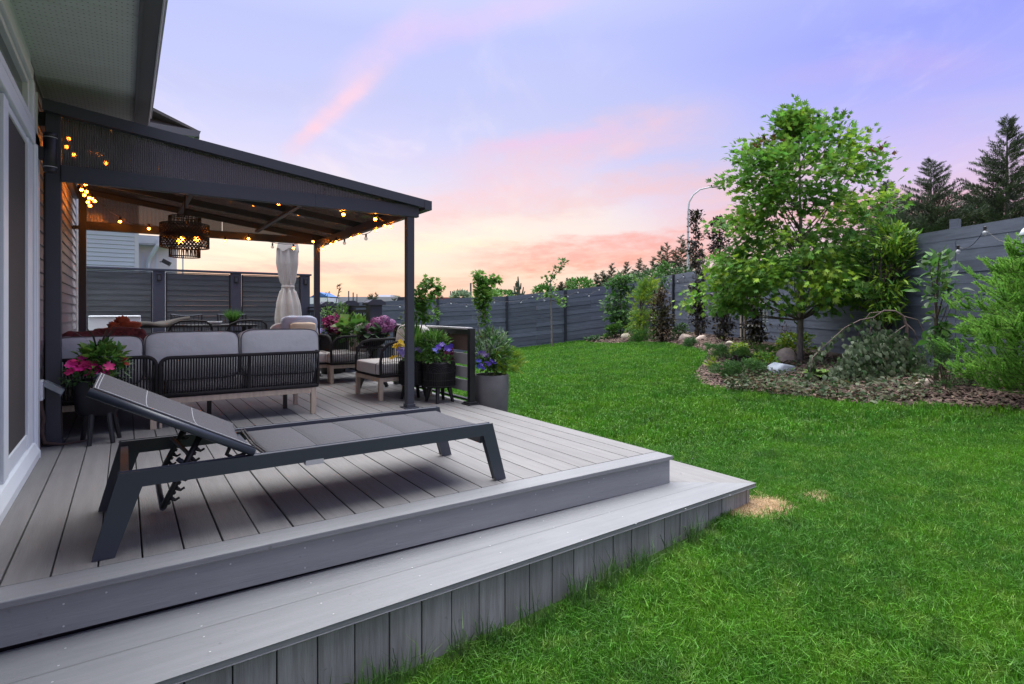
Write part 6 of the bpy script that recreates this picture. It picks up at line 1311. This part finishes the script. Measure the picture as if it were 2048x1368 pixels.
# street lamp
sl_ = lambda x, y: at(x, y, 40); o = thing('street_lamp', 'tall curved street lamp rising above the fence left of the maple', 'street lamp', sl_(1376, 640)); b = MB(); b.tube([sl_(1376, 660), sl_(1376, 560), sl_(1376, 425), sl_(1378, 405), sl_(1386, 390), sl_(1400, 379), sl_(1420, 374.5), sl_(1432, 374)], [.10, .09, .065, .06, .055, .05, .045, .04], 8); b.build('pole', GUTTERE, o, True)
b = MB(); b.bar(sl_(1424, 374.5), sl_(1441, 373), .16, .07); b.build('lamp_head', GUTTER, o); b = MB(); q = sl_(1423, 371); b.lathe([(0, .06), (.05, .03), (.05, -.05), (0, -.06)], q, 8); b.build('sensor', BLACK, o)
# distant buildings on the horizon
FARW = mat('far_pale_cladding', (.42, .42, .45), .8); FARR = mat('far_red_roof', (.42, .07, .06), .8); FARB = mat('far_blue_panel', (.06, .16, .40), .8); FARD = mat('far_dark', (.08, .08, .09), .9)
def farbox(label, x0, x1, ytop, d, m, depth=8, cat='building', roof=None):
    A_, B_ = at(x0, ytop, d), at(x1, ytop, d); o = thing('far_building', label, cat, ((A_ + B_) / 2) * (1, 1, 0)); u = DP * depth; zt_ = A_[2]
    b = MB(); b.prism([tuple(A_[:2]), tuple(B_[:2]), tuple((B_ + u)[:2]), tuple((A_ + u)[:2])], 'z', -2.5, zt_ - (.35 if roof else 0)); b.build('wall', m, o)
    b = MB(); e = RT * .3; b.prism([tuple((A_ - e)[:2]), tuple((B_ + e)[:2]), tuple((B_ + u + e)[:2]), tuple((A_ + u - e)[:2])], 'z', zt_ - (.35 if roof else .001), zt_ + .02); b.build('roof', roof or m, o); return o
farbox('long pale warehouse on the horizon right of the rear pergola post', 655, 812, 594, 90, FARW); farbox('white rooftop unit block on the horizon above the railing post', 757, 781, 590, 95, WHITE); farbox('low red roofed building on the horizon behind the planters', 842, 916, 595, 80, FARW, roof=FARR)
o = thing('far_canopy', 'blue and white gabled building on the horizon left of the rear pergola post', 'building', at(640, 620, 85)); q0, q1, qm = at(618, 595, 85), at(656, 593, 85), at(638, 584, 85); b = MB(); b.add([q0, q1, qm, q0 + DP * 5, q1 + DP * 5, qm + DP * 5], [(0, 1, 2), (3, 5, 4), (0, 2, 5, 3), (1, 4, 5, 2)]); b.build('gable', FARB, o); b = MB(); b.prism([tuple(q0[:2]), tuple(q1[:2]), tuple((q1 + DP * 5)[:2]), tuple((q0 + DP * 5)[:2])], 'z', -2.5, q0[2] - .01); b.build('wall', WHITE, o)
for i, (x, y, w_) in enumerate(((697.5, 582, .10), (706.5, 585, .10), (714, 588, .08), (901, 582, .08), (908.5, 581, .10), (941.5, 566, .14))):
    p = at(x, y, 88); o = thing('mast', 'thin pole on the horizon, %s' % ['leftmost of the three above the pale warehouse', 'middle one of the three above the pale warehouse', 'right one of the three above the pale warehouse', 'left one above the red roofed building', 'right one above the red roofed building', 'tallest one left of the tall planter vine'][i], 'mast', (p[0], p[1], -2), 'thin masts on the horizon'); b = MB(); b.tube([(p[0], p[1], -2), p], w_, 5); b.build('pole', FARD, o)
o = thing('fence_peak', 'dark wedge shaped roof just above the back fence behind the front pergola post', 'shed', at(800, 610, 21)); b = MB(); q = [at(792, 606, 21), at(808, 606, 21), at(808, 594, 21), at(796, 594, 21)]; b.add(q + [p + DP * .6 for p in q], [(0, 1, 2, 3), (7, 6, 5, 4), (2, 6, 7, 3), (1, 5, 6, 2), (0, 3, 7, 4)]); b.build('roof', FPOST, o)
for i, (x, y) in enumerate(((740, 589), (744, 588), (752, 585), (788, 602), (881, 588))): spruce('tiny conifer on the horizon, %s' % ['leftmost above the capped railing post', 'second above the capped railing post', 'tallest one right of the capped railing post', 'one left of the dark wedge roof', 'one above the red roofed building'][i], x, y, 80, 5, 600, 'tiny far conifers', n=16)

# ------------------------------------------------------------------ grass
def gmat(name, c1, c2, c3, tr=.35):
    m = bpy.data.materials.new(name); m.use_nodes = True; T = NT(m.node_tree); b = T.n['Principled BSDF']; out = T.n['Material Output']
    g = T.node('ShaderNodeNewGeometry'); oi = T.node('ShaderNodeObjectInfo'); n = T.noise(g.outputs['Position'], 1.3, 3, .6); n2 = T.noise(g.outputs['Position'], 7.0, 3, .6)
    col = T.mix(T.rng(n, .38, .60), c1 + (1,), c2 + (1,)); col = T.mix(T.rng(n2, .52, .70, 0, .8), col, c3 + (1,)); n3_ = T.noise(g.outputs['Position'], 3.1, 2, .5); col = T.mix(T.rng(n3_, .56, .72, 0, .55), col, (c2[0] * .7, c2[1] * .62, c2[2] * 1.2, 1))
    wn = T.node('ShaderNodeTexWhiteNoise', noise_dimensions='1D'); T.put(wn.inputs['W'], T.math('ADD', g.outputs['Random Per Island'], oi.outputs['Random']))
    hs = T.node('ShaderNodeHueSaturation'); T.put(hs.inputs['Color'], col); T.put(hs.inputs['Value'], T.rng(wn.outputs['Value'], 0, 1, .55, 1.45)); T.put(hs.inputs['Hue'], T.rng(oi.outputs['Random'], 0, 1, .488, .512))
    T.put(b.inputs['Base Color'], hs.outputs[0]); b.inputs['Roughness'].default_value = .5; b.inputs['Specular IOR Level'].default_value = .35
    t_ = T.node('ShaderNodeBsdfTranslucent'); T.put(t_.inputs[0], hs.outputs[0]); mx = T.node('ShaderNodeMixShader'); mx.inputs[0].default_value = tr; T.put(mx.inputs[1], b.outputs[0]); T.put(mx.inputs[2], t_.outputs[0]); T.put(out.inputs[0], mx.outputs[0]); return m
GR = gmat('grass_blades', (.104, .280, .018), (.068, .212, .020), (.165, .315, .042)); STR = gmat('straw_blades', (.66, .49, .30), (.56, .41, .25), (.74, .58, .38), .2); WILD = gmat('edge_grass', (.10, .22, .05), (.07, .17, .04), (.22, .28, .12))
pc_ = bpy.data.collections.new('grass_tufts')       # templates, used only through the instancing of the lawn
def tuft(name, n, rad, h0, h1, w, m, lean=.55, seg=2):
    V, Fc = [], []
    for k in range(n):
        a = rnd.uniform(0, 2 * PI); r = rad * math.sqrt(rnd.random()); x, y = r * math.cos(a), r * math.sin(a); b2 = rnd.uniform(0, 2 * PI); h = rnd.uniform(h0, h1); ln = abs(rnd.gauss(0, lean)); dx_, dy_ = math.cos(b2) * ln, math.sin(b2) * ln; c = rnd.uniform(0, 2 * PI); wx, wy = math.cos(c) * w / 2, math.sin(c) * w / 2; o = len(V)
        V += [(x - wx, y - wy, -.01), (x + wx, y + wy, -.01), (x + wx * .8 + dx_ * h * .35, y + wy * .8 + dy_ * h * .35, h * .6), (x - wx * .8 + dx_ * h * .35, y - wy * .8 + dy_ * h * .35, h * .6), (x + dx_ * h, y + dy_ * h, h * (1 - .25 * min(1, ln)))]; Fc += [(o, o + 1, o + 2, o + 3), (o + 3, o + 2, o + 4)]
    me = bpy.data.meshes.new(name); me.from_pydata(V, [], Fc); me.materials.append(m); ob = bpy.data.objects.new(name, me); return ob
def instancer(name, pts, rotz, scl, objs, label, cat, kind='stuff'):
    me = bpy.data.meshes.new(name); me.vertices.add(len(pts)); me.vertices.foreach_set('co', np.asarray(pts, float).ravel())
    at_ = me.attributes.new('rz', 'FLOAT_VECTOR', 'POINT'); at_.data.foreach_set('vector', np.c_[nr.normal(size=len(pts)) * .08, nr.normal(size=len(pts)) * .08, rotz].ravel()); a2_ = me.attributes.new('sc', 'FLOAT', 'POINT'); a2_.data.foreach_set('value', np.asarray(scl, float)); me.update()
    o = link(name, me); c = bpy.data.collections.new(name + '_tufts')
    for q in objs: c.objects.link(q)
    ng = bpy.data.node_groups.new(name, 'GeometryNodeTree'); ng.interface.new_socket('Geometry', in_out='INPUT', socket_type='NodeSocketGeometry'); ng.interface.new_socket('Geometry', in_out='OUTPUT', socket_type='NodeSocketGeometry')
    N = ng.nodes; i_ = N.new('NodeGroupInput'); o_ = N.new('NodeGroupOutput'); ci = N.new('GeometryNodeCollectionInfo'); ci.inputs['Collection'].default_value = c; ci.inputs['Separate Children'].default_value = True; ci.inputs['Reset Children'].default_value = True
    ip = N.new('GeometryNodeInstanceOnPoints'); ip.inputs['Pick Instance'].default_value = True; na = N.new('GeometryNodeInputNamedAttribute'); na.data_type = 'FLOAT_VECTOR'; na.inputs['Name'].default_value = 'rz'; nb3 = N.new('GeometryNodeInputNamedAttribute'); nb3.data_type = 'FLOAT'; nb3.inputs['Name'].default_value = 'sc'
    mp_ = N.new('GeometryNodeMeshToPoints'); ng.links.new(i_.outputs[0], mp_.inputs['Mesh']); ng.links.new(mp_.outputs[0], ip.inputs['Points']); ng.links.new(ci.outputs[0], ip.inputs['Instance'])
    er = N.new('FunctionNodeEulerToRotation'); ng.links.new(na.outputs['Attribute'], er.inputs[0]); ng.links.new(er.outputs[0], ip.inputs['Rotation']); ng.links.new(nb3.outputs['Attribute'], ip.inputs['Scale']); ng.links.new(ip.outputs[0], o_.inputs[0])
    md_ = o.modifiers.new('tufts', 'NODES'); md_.node_group = ng; tag(o, label, cat, None, kind); return o
near = [tuft('tuft', 70, .085, .028, .062, .0042, GR, .62) for _ in range(7)]; farT = [tuft('tuft', 60, .14, .030, .055, .0085, GR, .6) for _ in range(5)]
strawT = [tuft('tuft', 60, .07, .015, .035, .004, STR, 1.6) for _ in range(4)]; wildT = [tuft('tuft', 14, .05, .09, .22, .005, WILD, .45) for _ in range(5)]
STEP = [(-.8, -.60), (3.63, -.43), (3.63, 1.6), (3.2, 1.6), (3.2, 8.6), (-.8, 8.6)]
ST1 = onz(1520, 1008, -.30); ST2 = onz(1634, 990, -.28)
def field(n, d0, d1, power=1.0):
    d = d0 + (d1 - d0) * nr.rand(n) ** power; k = nr.uniform(-1.15, 1.15, n); return k * d, d
def place(r, d):
    p = CAM[:2] + r[:, None] * RT[:2] + d[:, None] * DP[:2]; ok = ~poly_in(p[:, 0], p[:, 1], STEP) & ~poly_in(p[:, 0], p[:, 1], BEDPOLY) & (r < Rline(d) - .05) & (d < 19.05 + .276 * r)
    e1 = ((p[:, 0] - ST1[0]) / .24) ** 2 + ((p[:, 1] - ST1[1]) / .16) ** 2; e2 = ((p[:, 0] - ST2[0]) / .12) ** 2 + ((p[:, 1] - ST2[1]) / .08) ** 2; ok &= (e1 > nr.uniform(.55, 1.3, len(d))) & (e2 > nr.uniform(.4, 1.3, len(d)))
    ok &= ~((p[:, 0] < 3.2) & (p[:, 1] > -.6)); r, d, p = r[ok], d[ok], p[ok]; return np.c_[p, zrd(r, d) - .012], d
r1, d1_ = field(26000, .7, 5.2, .62); Pn, dn = place(r1, d1_)
instancer('near_grass', Pn, nr.uniform(0, 6.28, len(Pn)), nr.uniform(.75, 1.25, len(Pn)), near, 'thick green lawn grass around the deck steps', 'grass')
r1, d1_ = field(34000, 4.9, 21.5, .8); Pf, df = place(r1, d1_)
instancer('far_grass', Pf, nr.uniform(0, 6.28, len(Pf)), nr.uniform(.8, 1.3, len(Pf)) * (1 + .02 * df), farT, 'mown lawn grass stretching to the back fence', 'grass')
for nm, c, rx, ry, n, lb in (('straw_patch', ST1, .23, .15, 520, 'large patch of dry straw coloured grass at the corner of the step'), ('straw_patch', ST2, .12, .08, 90, 'smaller dry straw patch in the lawn right of the large one')):
    a = nr.uniform(0, 6.28, n); q = np.sqrt(nr.rand(n)); x = c[0] + rx * q * np.cos(a); y = c[1] + ry * q * np.sin(a); zz = np.array([zg(i, j) for i, j in zip(x, y)])
    instancer(nm, np.c_[x, y, zz], nr.uniform(0, 6.28, n), nr.uniform(.6, 1.1, n), [tuft('tuft', 50, .05, .012, .03, .0035, STR, 1.8) for _ in range(3)], lb, 'dry grass')
    b = MB(); b.add([(c[0] + rx * .85 * math.cos(k) * rnd.uniform(.8, 1.05), c[1] + ry * .85 * math.sin(k) * rnd.uniform(.8, 1.05), zg(c[0] + rx * .8 * math.cos(k), c[1] + ry * .8 * math.sin(k)) + .004) for k in np.linspace(0, 6.0, 18)], [tuple(range(18))]); tag(b.build('bare_patch', STRAWG), None, None, None, 'structure')
ctr = nr.uniform(.3, 3.3, 13); n = 150; x = np.clip(ctr[nr.randint(0, 13, n)] + nr.normal(size=n) * .09, .1, 3.5); y = -.62 + .037 * x - np.abs(nr.normal(size=n)) * .05
instancer('edge_grass', np.c_[x, y, [zg(i, j) for i, j in zip(x, y)]], nr.uniform(0, 6.28, n), nr.uniform(.35, .95, n), wildT, 'long unmown grass growing against the step skirting', 'grass')
